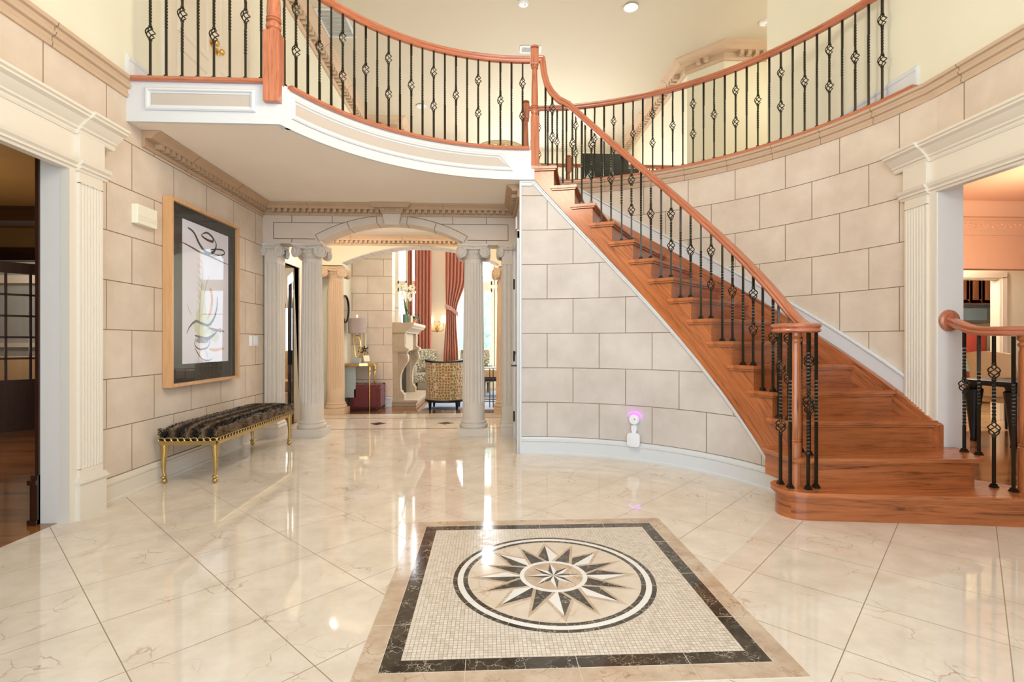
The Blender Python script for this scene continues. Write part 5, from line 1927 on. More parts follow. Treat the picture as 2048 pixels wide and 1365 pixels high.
def loop(c, ax, w, h):
    pth = []
    for i in range(14):
        a = 2 * math.pi * i / 14
        o_ = (w * math.cos(a), 0) if ax == 'x' else (0, w * math.cos(a))
        pth.append((c[0] + o_[0], c[1] + o_[1], c[2] + h * math.sin(a)))
    mb.tube(pth, .0052, 6, closed=True)
for i in range(9):
    loop((BX0 + .026 + i * (BX1 - BX0 - .052) / 8, BY0 - .001, .358), 'x', .0255, .017)
for i in range(32):
    loop((BX1 + .001, BY0 + .026 + i * (BY1 - BY0 - .052) / 31, .358), 'y', .0255, .017)
mb.build('scalloped_apron', M['gold'], bench, smooth=40)
mb = MB()
for i in range(9):
    mb.ball((BX0 + .026 + i * (BX1 - BX0 - .052) / 8, BY0 + .004, .358), .021, 10, 6, sq=(1, .25, .62))
for i in range(32):
    mb.ball((BX1 - .004, BY0 + .026 + i * (BY1 - BY0 - .052) / 31, .358), .021, 10, 6, sq=(.25, 1, .62))
mb.build('apron_hole_shade', M['black'], bench)  # solid black ovals paint the shade inside the scallop openings
for x, sx in ((BX0 + .03, -1), (BX1 - .03, 1)):
    for y, sy in ((BY0 + .03, -1), (BY1 - .03, 1)):
        mb = MB()
        P = [(x, y, .33), (x, y, .27), (x + sx * .004, y + sy * .002, .20), (x + sx * .006, y + sy * .003, .13), (x + sx * .004, y + sy * .001, .085), (x - sx * .004, y, .065), (x, y, .047)]
        mb.tube(P, [.028, .026, .021, .016, .013, .013, .017], 12)
        mb.ball((x + sx * .002, y - .006, .053), .021, 12, 8, sq=(1, 1.3, .7))
        mb.ball((x, y, .0225), .0225, 14, 9)
        mb.build('leg', M['gold'], bench, smooth=50)

# ---- small fittings
def tagm(o, label, cat, group=None):
    return tag(o, label, cat, group, 'thing')
ch = thing('door_chime', 'ivory door chime box mounted high on the left stone wall', 'door chime', (XL, 4.10, 2.06))
mb = MB(); mb.box(XL, XL + .05, 3.985, 4.215, 2.052, 2.20)
c0 = mb.build('housing', M['ivory'], ch, smooth=0, bevel=.006)
mb = MB()
for z in (2.085, 2.098, 2.11):
    mb.box(XL + .048, XL + .0525, 3.985, 4.215, z, z + .004)
mb.build('grooves', M['ivory'], ch, smooth=0)
def switch(y, w, label, n):
    t = thing('light_switch', label, 'light switch', (XL, y, 1.10))
    mb = MB(); mb.box(XL, XL + .007, y, y + w, 1.103, 1.220)
    mb.build('plate', M['plastic'], t, smooth=0, bevel=.002)
    for i in range(n):
        yy = y + w * (i + .5) / n
        mb = MB(); mb.box(XL + .006, XL + .011, yy - .016, yy + .016, 1.128, 1.195)
        mb.build('rocker', M['plastic'], t, smooth=0, bevel=.002)
switch(5.885, .075, 'white single light switch right of the framed picture', 1)
switch(5.99, .12, 'white double light switch nearest the left half pilaster', 2)
t = thing('light_switch', 'white light switch on the yellow wall between the left columns', 'light switch', (XL, 7.85, .95))
mb = MB(); mb.box(XL, XL + .008, 7.80, 7.88, .93, 1.05)
mb.build('plate', M['plastic'], t, smooth=0, bevel=.002)
mb = MB(); mb.box(XL + .007, XL + .012, 7.824, 7.856, .958, 1.022)
mb.build('rocker', M['plastic'], t, smooth=0, bevel=.002)
th = thing('wall_sensor', 'small white box high on the wall above the white closet door', 'sensor', (.336, 5.85, 2.42))
mb = MB(); mb.box(.316, .336, 5.80, 5.92, 2.44, 2.58)
mb.build('housing', M['plastic'], th, smooth=0, bevel=.004)

aa = 55.2
def on_stair(r, da, z):
    return pol(RS - r, aa + da / RS / D2R, z)
nl = thing('plug_in_air_freshener', 'round white plug-in device with violet glow on the stone under the stair', 'plug-in device', on_stair(0, 0, .36))
TR = lambda r, s_, z: Matrix.Translation(on_stair(r, s_, z)) @ Matrix.Rotation((aa + 90) * D2R, 4, 'Z') @ Matrix.Rotation(-math.pi / 2, 4, 'X')
mb = MB(); mb.lathe([(.046, -.03), (.050, -.02), (.050, .008), (.044, .018), (.020, .022), (0, .022)], T=TR(.032, 0, .400), seg=28)
hd = mb.build('round_head', M['plastic'], nl)
mb = MB()
T = TR(.012, 0, .400)
mb.prism([(.058 * math.cos(a * D2R), .058 * math.sin(a * D2R)) for a in range(-155, -20, 9)] + [(.044 * math.cos(a * D2R), .044 * math.sin(a * D2R)) for a in range(-29, -165, -9)], -.008, .02)
mb.v = [tuple(T @ Vector(p)) for p in mb.v]
mb.build('violet_light', M['violet'], nl, smooth=0)
mb = MB(); mb.box(-.026, .026, -.026, .026, 0, .046, T=TR(0, 0, .318)); mb.box(-.018, .018, -.05, -.02, 0, .03, T=TR(0, 0, .318))
mb.build('plug_body', M['plastic'], nl, smooth=0, bevel=.004)
mb = MB(); mb.lathe([(.006, .0), (.006, .003), (0, .003)], T=TR(.052, -.012, .406), seg=10)
mb.build('sensor_dot', M['ink_grey'], hd, local=True)
rt = thing('plug_in_router', 'square white plug-in box below the violet glowing device', 'plug-in device', on_stair(0, 0, .14))
mb = MB()
ro_ = []
for cx_, cy_, a0 in ((.030, .034, 0), (-.030, .034, 90), (-.030, -.034, 180), (.030, -.034, 270)):
    ro_ += [(cx_ + .032 * math.cos((a0 + 15 * i) * D2R), cy_ + .032 * math.sin((a0 + 15 * i) * D2R)) for i in range(7)]
mb.prism(ro_, 0, .034)
T = TR(.032, 0, .207)
mb.v = [tuple(T @ Vector(p)) for p in mb.v]
mb.build('housing', M['plastic'], rt, smooth=30, bevel=.006)
mb = MB(); mb.box(-.020, .020, -.020, .020, 0, .030, T=TR(.014, 0, .285))
mb.build('plug_neck', M['plastic'], rt, smooth=0, bevel=.003)

# ---- fixtures of the upper ceiling
def downlight(x, y, label, lit=True):
    t = thing('downlight', label, 'ceiling light', (x, y, CEIL))
    mb = MB(); mb.lathe([(.075, CEIL - .002), (.105, CEIL - .012), (.100, CEIL - .018), (.078, CEIL - .010)], (x, y, 0), 28)
    mb.build('trim_ring', M['white'], t)
    mb = MB(); mb.lathe([(.080, CEIL - .012), (.05, CEIL - .017), (0, CEIL - .019)], (x, y, 0), 28)
    mb.build('lens', M['lamp_on'] if lit else M['white'], t)
downlight(2.0, 7.05, 'lit recessed downlight at the top edge of the upper ceiling')
downlight(-1.32, 10.2, 'recessed downlight far back in the ceiling, left of the stair newel', False)
def smoke(x, y, label):
    t = thing('smoke_detector', label, 'smoke detector', (x, y, CEIL))
    mb = MB(); mb.lathe([(.07, CEIL), (.072, CEIL - .018), (.060, CEIL - .040), (.030, CEIL - .048), (0, CEIL - .048)], (x, y, 0), 24)
    b_ = mb.build('housing', M['plastic'], t)
    mb = MB(); mb.lathe([(.012, CEIL - .047), (.010, CEIL - .053), (0, CEIL - .053)], (x + .02, y - .01, 0), 10)
    mb.build('test_button', M['vent'], t)
smoke(.49, 7.02, 'round white smoke detector at the top edge above the newel')
smoke(4.05, 7.28, 'round white smoke detector beside the edge of the right upper wall')
def ceil_vent(x, y, w, d, label, n):
    t = thing('ceiling_vent', label, 'vent', (x, y, CEIL))
    mb = MB()
    for (a, b, c, e) in ((x - w / 2 - .03, x + w / 2 + .03, y - d / 2 - .03, y - d / 2), (x - w / 2 - .03, x + w / 2 + .03, y + d / 2, y + d / 2 + .03), (x - w / 2 - .03, x - w / 2, y - d / 2, y + d / 2), (x + w / 2, x + w / 2 + .03, y - d / 2, y + d / 2)):
        mb.box(a, b, c, e, CEIL - .010, CEIL)
    mb.build('frame', M['white'], t, smooth=0)
    mb = MB(); mb.box(x - w / 2, x + w / 2, y - d / 2, y + d / 2, CEIL - .002, CEIL)
    mb.build('backing', M['vent_dark'], t, smooth=0)
    mb = MB()
    for i in range(n):
        yy = y - d / 2 + d * (i + .5) / n
        mb.box(x - w / 2, x + w / 2, yy - d / n * .3, yy + d / n * .3, CEIL - .008, CEIL - .002)
    mb.build('louvres', M['vent'], t, smooth=0)
ceil_vent(-2.24, 7.62, .36, .62, 'large grey return vent on the ceiling at upper left', 20)
ceil_vent(.68, 8.15, .28, .14, 'small grille vent on the ceiling directly above the main newel', 5)

# ---- upper hall seats
se = thing('carved_settee', 'pale gilt carved settee crest showing above the balcony edge by the newel', 'settee', (.19, 7.6, F2))
mb = MB()
def arc_pts(cx, cz, w, h, y, n=24):
    return [(cx + w * math.cos(math.pi * (1 - i / n)), y, cz + h * math.sin(math.pi * (1 - i / n))) for i in range(n + 1)]
cxs, czs = .19, 4.0
mb.tube(arc_pts(cxs, czs, .37, .155, 7.62), .022, 8)
mb.tube(arc_pts(cxs, czs, .31, .115, 7.61), .012, 8)
for i in range(8):
    t = -.26 + .52 * i / 7
    h = .10 * (1 - (t / .36) ** 2)
    mb.tube([(cxs + t + .028 * math.cos(a), 7.61, czs + h - .03 + .028 * math.sin(a)) for a in [q * math.pi / 6 for q in range(12)]], .008, 6, closed=True)
mb.build('carved_crest', M['gilt'], se)
mb = MB(); mb.box(cxs - .36, cxs + .36, 7.58, 7.66, F2 + .40, 3.90)
mb.build('backrest', M['tan_fabric'], se, smooth=0, bevel=.02)
mb = MB(); mb.box(cxs - .38, cxs + .38, 7.05, 7.62, F2 + .28, F2 + .44)
mb.build('seat', M['tan_fabric'], se, smooth=0, bevel=.03)
for x in (cxs - .33, cxs + .33):
    for y in (7.1, 7.6):
        mb = MB(); mb.tube([(x, y, F2), (x, y, F2 + .15), (x, y, F2 + .3)], [.014, .02, .026], 8)
        mb.build('leg', M['gilt'], se)
gc = thing('velvet_chair', 'dark green velvet chair back seen through the stair balusters', 'chair', (1.80, 7.55, F2))
mb = MB(); mb.box(1.42, 2.15, 7.66, 7.80, F2 + .30, 4.02)
mb.build('backrest', M['green_velvet'], gc, smooth=30, bevel=.035)
mb = MB(); mb.box(1.44, 2.13, 7.05, 7.66, F2 + .22, F2 + .46)
mb.build('seat', M['green_velvet'], gc, smooth=30, bevel=.03)
for x in (1.48, 2.09):
    for y in (7.1, 7.74):
        mb = MB(); mb.tube([(x, y, F2), (x, y, F2 + .24)], [.016, .026], 8)
        mb.build('leg', M['dark_wood'], gc)

# ================================================================== GREAT ROOM THINGS
fp = thing('fireplace', 'carved limestone fireplace surround with scrolled legs and raised hearth', 'fireplace', (-1.5, 10.0, 0))
FX = -1.70
mb = MB(); mb.box(FX, FX + .42, 9.16, 10.95, 0, .065); mb.box(FX, FX + .45, 9.13, 10.98, .065, .11)
mb.build('hearth', M['mantel_stone'], fp, smooth=0, bevel=.006)
leg_o = [(0, .11), (.20, .11), (.20, .21), (.17, .225), (.165, .25), (.135, .27), (.125, .42), (.135, .56), (.17, .66), (.225, .74), (.262, .80), (.27, .86), (.255, .92), (.225, .955), (0, .955)]
for y0 in (9.18, 10.60):
    mb = MB(); mb.prism([(FX + a, z) for a, z in leg_o], y0 + .03, y0 + .19, plane='xz')
    mb.box(FX, FX + .10, y0, y0 + .22, .11, .955)
    for yy, mir in ((y0 + .028, 1), (y0 + .192, -1)):
        T = Matrix.Translation((FX + .19, yy, .845)) @ Matrix.Rotation(math.pi / 2, 4, 'X')
        spiral(mb, T, .072, 2.2, .012, 1)
    mb.build('scrolled_leg', M['mantel_stone'], fp, smooth=30)
    mb = MB()
    mb.box(FX, FX + .215, y0, y0 + .22, 1.06, 1.31)
    mb.box(FX, FX + .255, y0 - .012, y0 + .232, .955, .985); mb.box(FX, FX + .285, y0 - .022, y0 + .242, .985, 1.03); mb.box(FX, FX + .24, y0 - .008, y0 + .228, 1.03, 1.06)
    mb.box(FX + .215, FX + .225, y0 + .05, y0 + .17, 1.10, 1.27)
    mb.build('impost_block', M['mantel_stone'], fp, smooth=0, bevel=.005)
mb = MB(); mb.box(FX, FX + .16, 9.40, 10.60, .98, 1.31)
mb.build('frieze', M['mantel_stone'], fp, smooth=0)
mb = MB(); mb.sweep([(0, 1.31), (.235, 1.31), (.245, 1.335), (.26, 1.345), (.285, 1.375), (.335, 1.40), (.345, 1.42), (.36, 1.43), (.375, 1.45), (.375, 1.495), (0, 1.495)], [(FX, 9.15, 0), (FX, 10.87, 0)], side=-1)
mb.build('mantel_shelf', M['mantel_stone'], fp, smooth=25)
mb = MB(); mb.box(FX - .0, FX + .012, 9.40, 10.60, .11, .98)
mb.build('firebox', M['black'], fp, smooth=0)

vs_ = thing('orchid', 'cream flowering orchid in a green glass vase on the fireplace mantel', 'plant', (-1.50, 9.42, 1.495))
mb = MB(); mb.lathe([(.05, 1.497), (.062, 1.51), (.064, 1.60), (.058, 1.655), (.052, 1.655), (.05, 1.52), (0, 1.51)], (-1.50, 9.42, 0), 20)
mb.build('vase', M['vase_glass'], vs_)
mb = MB()
for (dx, dy, h, bend) in ((-.26, -.02, .30, .10), (.10, .05, .28, .02), (.20, .0, .16, .12), (-.05, .06, .34, .0), (.02, -.06, .22, .08), (-.14, .03, .16, .06)):
    n_ = 9
    v, f = [], []
    for i in range(n_ + 1):
        t = i / n_
        c = Vector((-1.50 + dx * t, 9.42 + dy * t, 1.65 + h * t - bend * t * t * 1.6))
        w = .020 * math.sin(math.pi * (.12 + .88 * t)) + .002
        s_ = Vector((-dy, dx, 0)).normalized() * w if (abs(dx) + abs(dy)) > .08 else Vector((w, 0, 0))
        v += [c - s_, c + Vector((0, 0, -.006)), c + s_]
    for i in range(n_):
        f += [(3 * i, 3 * i + 1, 3 * i + 4, 3 * i + 3), (3 * i + 1, 3 * i + 2, 3 * i + 5, 3 * i + 4)]
    mb.add(v, f)
mb.build('leaves', M['leaf'], vs_)
mb = MB()
rnd = random.Random(3)
tips = []
for (dx, dy) in ((-.10, 0), (.04, .05), (.14, -.03)):
    pth = [(-1.50 + dx * t ** 1.5, 9.42 + dy * t, 1.62 + .62 * t - .06 * t ** 4) for t in [i / 10 for i in range(11)]]
    mb.tube(pth, .004, 5)
    tips += pth[5:]
mb.build('stems', M['leaf'], vs_)
mb = MB()
for q in tips:
    for k_ in range(2):
        c = Vector(q) + Vector((rnd.uniform(-.06, .06), rnd.uniform(-.04, .04), rnd.uniform(-.04, .04)))
        for j in range(5):
            a = 2 * math.pi * j / 5 + rnd.random()
            mb.ball(tuple(c + Vector((.016 * math.cos(a), .0, .016 * math.sin(a)))), .013, 6, 4, sq=(1, .35, 1))
mb.build('flowers', M['petal'], vs_)
def taper(x, y, z, h, r, label, mat):
    t = thing('candle', label, 'candle', (x, y, z))
    mb = MB(); mb.lathe([(r, z), (r, z + h), (r * .7, z + h + .004), (0, z + h)], (x, y, 0), 14)
    mb.build('wax', mat, t)
    mb = MB(); mb.tube([(x, y, z + h - .002), (x, y, z + h + .012)], .0015, 5)
    mb.build('wick', M['black'], t)
taper(-1.60, 9.36, 1.496, .15, .018, 'white pillar candle left of the orchid vase', M['plastic'])
taper(-1.40, 9.40, 1.496, .13, .022, 'ivory pillar candle right of the orchid vase', M['wax'])
fn = thing('potted_fern', 'small green fern in a terracotta pot on the mantel', 'plant', (-1.45, 9.95, 1.495))
mb = MB(); mb.lathe([(.045, 1.496), (.062, 1.57), (.068, 1.575), (.068, 1.60), (.058, 1.60), (.05, 1.57), (0, 1.57)], (-1.45, 9.95, 0), 18)
mb.build('pot', M['terracotta'], fn)
mb = MB()
for i in range(46):
    a = rnd.uniform(0, 6.28); L_ = rnd.uniform(.08, .17); h = rnd.uniform(.02, .13)
    v, f = [], []
    for k_ in range(6):
        t = k_ / 5
        c = Vector((-1.45 + L_ * t * math.cos(a), 9.95 + L_ * t * math.sin(a), 1.585 + h * t * (1.8 - t) - .05 * t * t))
        s_ = Vector((-math.sin(a), math.cos(a), .2)) * (.012 * math.sin(math.pi * (.15 + .8 * t)))
        v += [c - s_, c + s_]
    f = [(2 * k_, 2 * k_ + 1, 2 * k_ + 3, 2 * k_ + 2) for k_ in range(5)]
    mb.add(v, f)
mb.build('fronds', M['leaf'], fn)
pf = thing('photo_frame', 'dark photo frame leaning at the far end of the mantel', 'picture frame', (-1.40, 10.5, 1.495))
T = Matrix.Translation((-1.40, 10.5, 1.497)) @ Matrix.Rotation(.25, 4, 'Z') @ Matrix.Rotation(-.2, 4, 'Y')
mb = MB()
for (a, b, c, d_) in ((-.10, .10, 0, .02), (-.10, .10, .20, .22), (-.10, -.08, .02, .20), (.08, .10, .02, .20)):
    mb.box(-.008, .008, a, b, c, d_, T=T)
mb.build('frame', M['black'], pf, smooth=0)
mb = MB(); mb.box(-.004, .004, -.08, .08, .02, .20, T=T)
mb.build('photo', M['ink_grey'], pf, smooth=0)

# curtains
def drape(name, label, y, prof, z0, z1, folds, tie=None, group=None):
    """prof(t)->(x0,x1) at height fraction t"""
    t_ = thing(name, label, 'curtain', ((prof(0)[0] + prof(0)[1]) / 2, y, z0), 0, group)
    mb = MB()
    nx, nz = folds * 8, 26
    v, f = [], []
    for k_ in range(nz + 1):
        t = k_ / nz
        x0, x1 = prof(t)
        for i in range(nx + 1):
            s_ = i / nx
            ph = s_ * folds * 2 * math.pi
            v.append((x0 + (x1 - x0) * s_, y + .034 * math.sin(ph) + .010 * math.sin(ph * 2.3 + 1 + t), z0 + (z1 - z0) * t))
    for k_ in range(nz):
        for i in range(nx):
            f.append((k_ * (nx + 1) + i, k_ * (nx + 1) + i + 1, (k_ + 1) * (nx + 1) + i + 1, (k_ + 1) * (nx + 1) + i))
    mb.add(v, f)
    o = mb.build('drape', M['curtain'], t_, smooth=80)
    sol = o.modifiers.new('thickness', 'SOLIDIFY'); sol.thickness = .006
    if tie:
        xa, xb, zt = tie
        mb = MB()
        v, f = [], []
        for i in range(13):
            s_ = i / 12
            x = xa + (xb - xa) * s_; z = zt - .20 * s_ + .04 * math.sin(math.pi * s_)
            v += [(x, y - .055, z - .055), (x, y - .058, z + .055), (x, y - .050, z + .055), (x, y - .047, z - .055)]
        for i in range(12):
            k_ = 4 * i
            for j in range(4):
                f.append((k_ + j, k_ + (j + 1) % 4, k_ + 4 + (j + 1) % 4, k_ + 4 + j))
        mb.add(v, f)
        mb.build('tieback', M['tieback'], t_)
def pw(pts):
    def g(t):
        for (t0, a0, b0), (t1, a1, b1) in zip(pts, pts[1:]):
            if t0 <= t <= t1:
                q = (t - t0) / (t1 - t0); q = q * q * (3 - 2 * q)
                return a0 + (a1 - a0) * q, b0 + (b1 - b0) * q
        return pts[-1][1:]
    return g
drape('curtain_panel', 'terracotta curtain hanging straight, left of the wall sconce', 12.28, pw([(0, -1.76, -1.36), (1, -1.75, -1.34)]), .60, 5.3, 5)
drape('curtain_panel', 'terracotta curtain pulled back with a patterned tieback, right of the wall sconce', 12.28, pw([(0, -1.07, -.70), (.26, -1.01, -.76), (.45, -1.02, -.52), (1, -1.02, -.30)]), .60, 5.3, 6, tie=(-1.03, -.72, 2.0))
drape('curtain_panel', 'narrow terracotta curtain edge at the window beside the orchid', 12.38, pw([(0, -1.93, -1.82), (1, -1.93, -1.82)]), .60, 5.3, 2)

sc = thing('wall_sconce', 'gilt two-arm wall sconce with white shades between the terracotta curtains', 'wall light', (-1.235, 12.5, 1.4))
mb = MB(); mb.lathe([(.05, 0), (.055, .01), (.04, .022), (.02, .03), (0, .032)], (-1.235, 12.498, 1.47), 16, T=Matrix.Rotation(math.pi / 2, 4, 'X') @ Matrix.Scale(1.5, 4, (0, 1, 0)))
mb.build('back_plate', M['gold'], sc)
for s_ in (-1, 1):
    mb = MB()
    mb.tube([(-1.235, 12.46, 1.46), (-1.235 + s_ * .06, 12.42, 1.40), (-1.235 + s_ * .14, 12.40, 1.42), (-1.235 + s_ * .165, 12.40, 1.50), (-1.235 + s_ * .165, 12.40, 1.56)], .010, 8)
    mb.tube([(-1.235 + s_ * .03, 12.44, 1.52), (-1.235 + s_ * .08, 12.42, 1.60), (-1.235 + s_ * .05, 12.42, 1.66), (-1.235 + s_ * .02, 12.43, 1.62)], .007, 6)
    mb.lathe([(.035, 1.555), (.04, 1.565), (.012, 1.57), (.012, 1.64)], (-1.235 + s_ * .165, 12.40, 0), 12)
    a_ = mb.build('arm', M['gold'], sc)
    mb = MB(); mb.lathe([(.085, 1.62), (.05, 1.78), (.047, 1.78), (.082, 1.62)], (-1.235 + s_ * .165, 12.40, 0), 20)
    mb.build('shade', M['shade_on'], a_, local=True)
mb = MB()
for i in range(11):
    mb.ball((-1.235 + (i - 5) * .042, 12.40, 1.36 + .02 * abs(i - 5) / 5 - .02 * (i % 2)), .014, 6, 5, sq=(.8, .8, 1.3))
mb.build('crystal_drops', M['petal'], sc)

# barrel chair
bc = thing('barrel_chair', 'gold patterned barrel armchair with black rim seen from behind through the arch', 'armchair', (-.73, 8.80, 0))
def shell(r0, r1, z0, z1, a0, a1, cx, cy, n=36, top=None):
    mb = MB()
    v, f = [], []
    for i in range(n + 1):
        a = (a0 + (a1 - a0) * i / n) * D2R
        zt = z1 if top is None else top(a0 + (a1 - a0) * i / n)
        for r, z in ((r0, z0), (r1 * .965 if r1 > r0 else r1, z0), (r1, zt), (r0, zt)):
            v.append((cx + r * math.cos(a), cy + r * math.sin(a) * .95, z))
    for i in range(n):
        for j in range(4):
            f.append((4 * i + j, 4 * i + (j + 1) % 4, 4 * i + 4 + (j + 1) % 4, 4 * i + 4 + j))
    f += [(0, 3, 2, 1), tuple(4 * n + j for j in range(4))]
    mb.add(v, f)
    return mb
tp = lambda a: .80 + .045 * (abs(a - 270) / 90) ** 2 - .30 * max(0, abs(a - 270) / 100 - .8)
shell(.275, .345, .17, .82, 160, 380, -.73, 8.80, top=tp).build('back_shell', M['snake'], bc, smooth=50)
shell(.268, .358, .80, .84, 160, 380, -.73, 8.80, top=lambda a: tp(a) + .022).build('rim', M['black'], bc, smooth=50)
mb = MB(); mb.lathe([(.335, .135), (.348, .14), (.348, .172), (.335, .175)], (-.73, 8.80, 0), 36)
mb.build('base_band', M['black'], bc)
mb = MB(); mb.lathe([(0, .17), (.27, .17), (.285, .30), (.28, .42), (.25, .45), (0, .455)], (-.73, 8.82, 0), 30)
mb.build('seat', M['snake'], bc)
for x, y in ((-.97, 8.58), (-.52, 8.58), (-.95, 9.03), (-.51, 9.03)):
    mb = MB(); mb.tube([(x, y, 0), (x, y, .14)], [.016, .030], 8)
    mb.build('leg', M['black'], bc)

# console table, lamp, mirror, candlesticks, easel, ottoman
cn = thing('console_table', 'slim brass console table against the wall behind the left rear column', 'table', (-2.15, 8.78, 0))
co = [(-2.41, 8.50), (-2.12, 8.50), (-1.99, 8.53), (-1.905, 8.60), (-1.88, 8.72), (-1.90, 8.92), (-1.98, 9.04), (-2.10, 9.08), (-2.41, 9.09)]
mb = MB(); mb.prism(co, .745, .785)
mb.build('rim', M['brass'], cn, smooth=0, bevel=.006)
mb = MB(); mb.prism([(x * .985 - .034, (y - 8.79) * .95 + 8.79) for x, y in co], .786, .792)
mb.build('table_top', M['mirror'], cn, smooth=0)
for x, y in ((-1.965, 8.56), (-2.385, 8.53), (-1.98, 9.0), (-2.385, 9.05)):
    mb = MB(); mb.lathe([(.007, 0), (.009, .03), (.012, .55), (.016, .64), (.012, .65), (.018, .66), (.018, .69), (.012, .70), (.014, .745)], (x, y, 0), 10)
    mb.build('leg', M['brass'], cn)
mb = MB(); mb.box(-2.39, -2.20, 8.58, 8.60, .22, .745)
mb.build('side_panel', M['counter'], cn, smooth=0)
lp = thing('table_lamp', 'table lamp with grey drum shade on the brass console', 'lamp', (-2.215, 8.74, .792))
LX, LY = -2.215, 8.74
mb = MB(); mb.box(LX - .055, LX + .055, LY - .055, LY + .055, .792, .872)
mb.build('base_block', M['counter'], lp, smooth=0, bevel=.006)
mb = MB(); mb.tube([(LX + .05 * math.sin(a) , LY, 1.07 + .19 * math.cos(a)) for a in [i * math.pi / 12 for i in range(24)]], .013, 8, closed=True); mb.tube([(LX, LY, .87), (LX, LY, .90)], .012, 8); mb.tube([(LX, LY, 1.25), (LX, LY, 1.60)], .006, 8)
mb.build('brass_loop', M['brass'], lp)
mb = MB(); mb.lathe([(.150, 1.295), (.150, 1.545), (.146, 1.545), (.146, 1.295)], (LX, LY, 0), 32)
mb.build('drum_shade', M['shade_grey'], lp)
mb = MB(); mb.lathe([(.006, 1.56), (.014, 1.58), (.014, 1.60), (0, 1.61)], (LX, LY, 0), 10)
mb.build('finial', M['shade_on'], lp)
mr = thing('round_mirror', 'round dark framed mirror on the wall above the grey lamp', 'mirror', (-2.42, 8.85, 1.55))
T = Matrix.Translation((-2.415, 8.66, 1.70)) @ Matrix.Rotation(math.pi / 2, 4, 'Y')
mb = MB(); mb.lathe([(0, .02), (.22, .02), (.22, .0)], T=T, seg=40)
mb.build('mirror_glass', M['mirror'], mr)
mb = MB(); mb.lathe([(.215, .0), (.235, .0), (.235, .035), (.215, .035), (.215, .0)], T=T, seg=40)
mb.build('frame', M['black'], mr)
cs_ = thing('candelabrum', 'gold branch candlestick with two ivory tapers beside the grey lamp', 'candlestick', (-2.17, 8.98, .792))
mb = MB(); mb.lathe([(.05, .793), (.05, .80), (.01, .81)], (-2.17, 8.98, 0), 14)
mb.tube([(-2.17, 8.98, .80), (-2.19, 8.98, .92), (-2.20, 8.98, 1.04)], .007, 6); mb.tube([(-2.17, 8.98, .80), (-2.15, 8.98, .90), (-2.13, 8.98, 1.04)], .007, 6); mb.tube([(-2.17, 8.98, .80), (-2.12, 8.98, .88), (-2.10, 8.98, .97)], .005, 6); mb.tube([(-2.17, 8.98, .80), (-2.23, 8.98, .90), (-2.235, 8.98, 1.0)], .005, 6)
mb.build('branches', M['gold'], cs_)
mb = MB()
for i in range(22):
    mb.ball((-2.17 + rnd.uniform(-.085, .085), 8.98 + rnd.uniform(-.03, .03), rnd.uniform(.95, 1.07)), .013, 6, 4, sq=(1, .7, 1.2))
mb.build('leaf_clusters', M['bronze'], cs_)
for x in (-2.20, -2.13):
    mb = MB(); mb.lathe([(.014, 1.04), (.010, 1.33), (.004, 1.345), (0, 1.345)], (x, 8.98, 0), 12)
    mb.build('taper', M['wax'], cs_)
ez = thing('book_easel', 'small open book on a black easel on the brass console', 'book', (-2.24, 8.62, .792))
T = Matrix.Translation((-2.03, 8.66, .80)) @ Matrix.Rotation(.5, 4, 'Z') @ Matrix.Rotation(-.45, 4, 'X')
mb = MB(); mb.box(-.05, .05, -.004, .004, .02, .13, T=T)
mb.build('pages', M['wax'], ez, smooth=0)
mb = MB()
for x in (-.045, .045):
    mb.tube([tuple(T @ Vector(p)) for p in ((x, -.03, .0), (x, .012, .01), (x, .012, .12))], .004, 6)
mb.build('stand', M['black'], ez)
ot = thing('ottoman', 'burgundy velvet tufted cube ottoman under the brass console', 'ottoman', (-2.06, 8.82, 0))
def tufted(x0, x1, y0, y1, z0, z1):
    mb = MB()
    n = 12
    def face(o, ux, uy, nn, tuft):
        v, f = [], []
        for i in range(n + 1):
            for j in range(n + 1):
                s_, t = i / n, j / n
                e = min(s_, 1 - s_, t, 1 - t)
                d = -.05 * max(0, (1 - e / .12)) ** 2.2
                if tuft:
                    d += .018 * abs(math.sin(s_ * math.pi * 3)) * abs(math.sin(t * math.pi * 3)) - .012
                v.append(o + ux * s_ + uy * t + nn * d)
        for i in range(n):
            for j in range(n):
                f.append((i * (n + 1) + j, (i + 1) * (n + 1) + j, (i + 1) * (n + 1) + j + 1, i * (n + 1) + j + 1))
        mb.add(v, f)
    X, Y, Z = Vector((x1 - x0, 0, 0)), Vector((0, y1 - y0, 0)), Vector((0, 0, z1 - z0))
    o = Vector((x0, y0, z0))
    face(o, X, Z, Vector((0, -1, 0)), False); face(o + Y, X, Z, Vector((0, 1, 0)), True)
    face(o, Y, Z, Vector((-1, 0, 0)), True); face(o + X, Y, Z, Vector((1, 0, 0)), True)
    face(o + Z, X, Y, Vector((0, 0, 1)), True)
    return mb
tufted(-2.31, -1.80, 8.58, 9.08, .012, .43).build('tufted_body', M['velvet_red'], ot, smooth=70)
mb = MB(); mb.box(-2.27, -1.84, 8.62, 9.04, 0, .03)
mb.build('plinth', M['black'], ot, smooth=0)

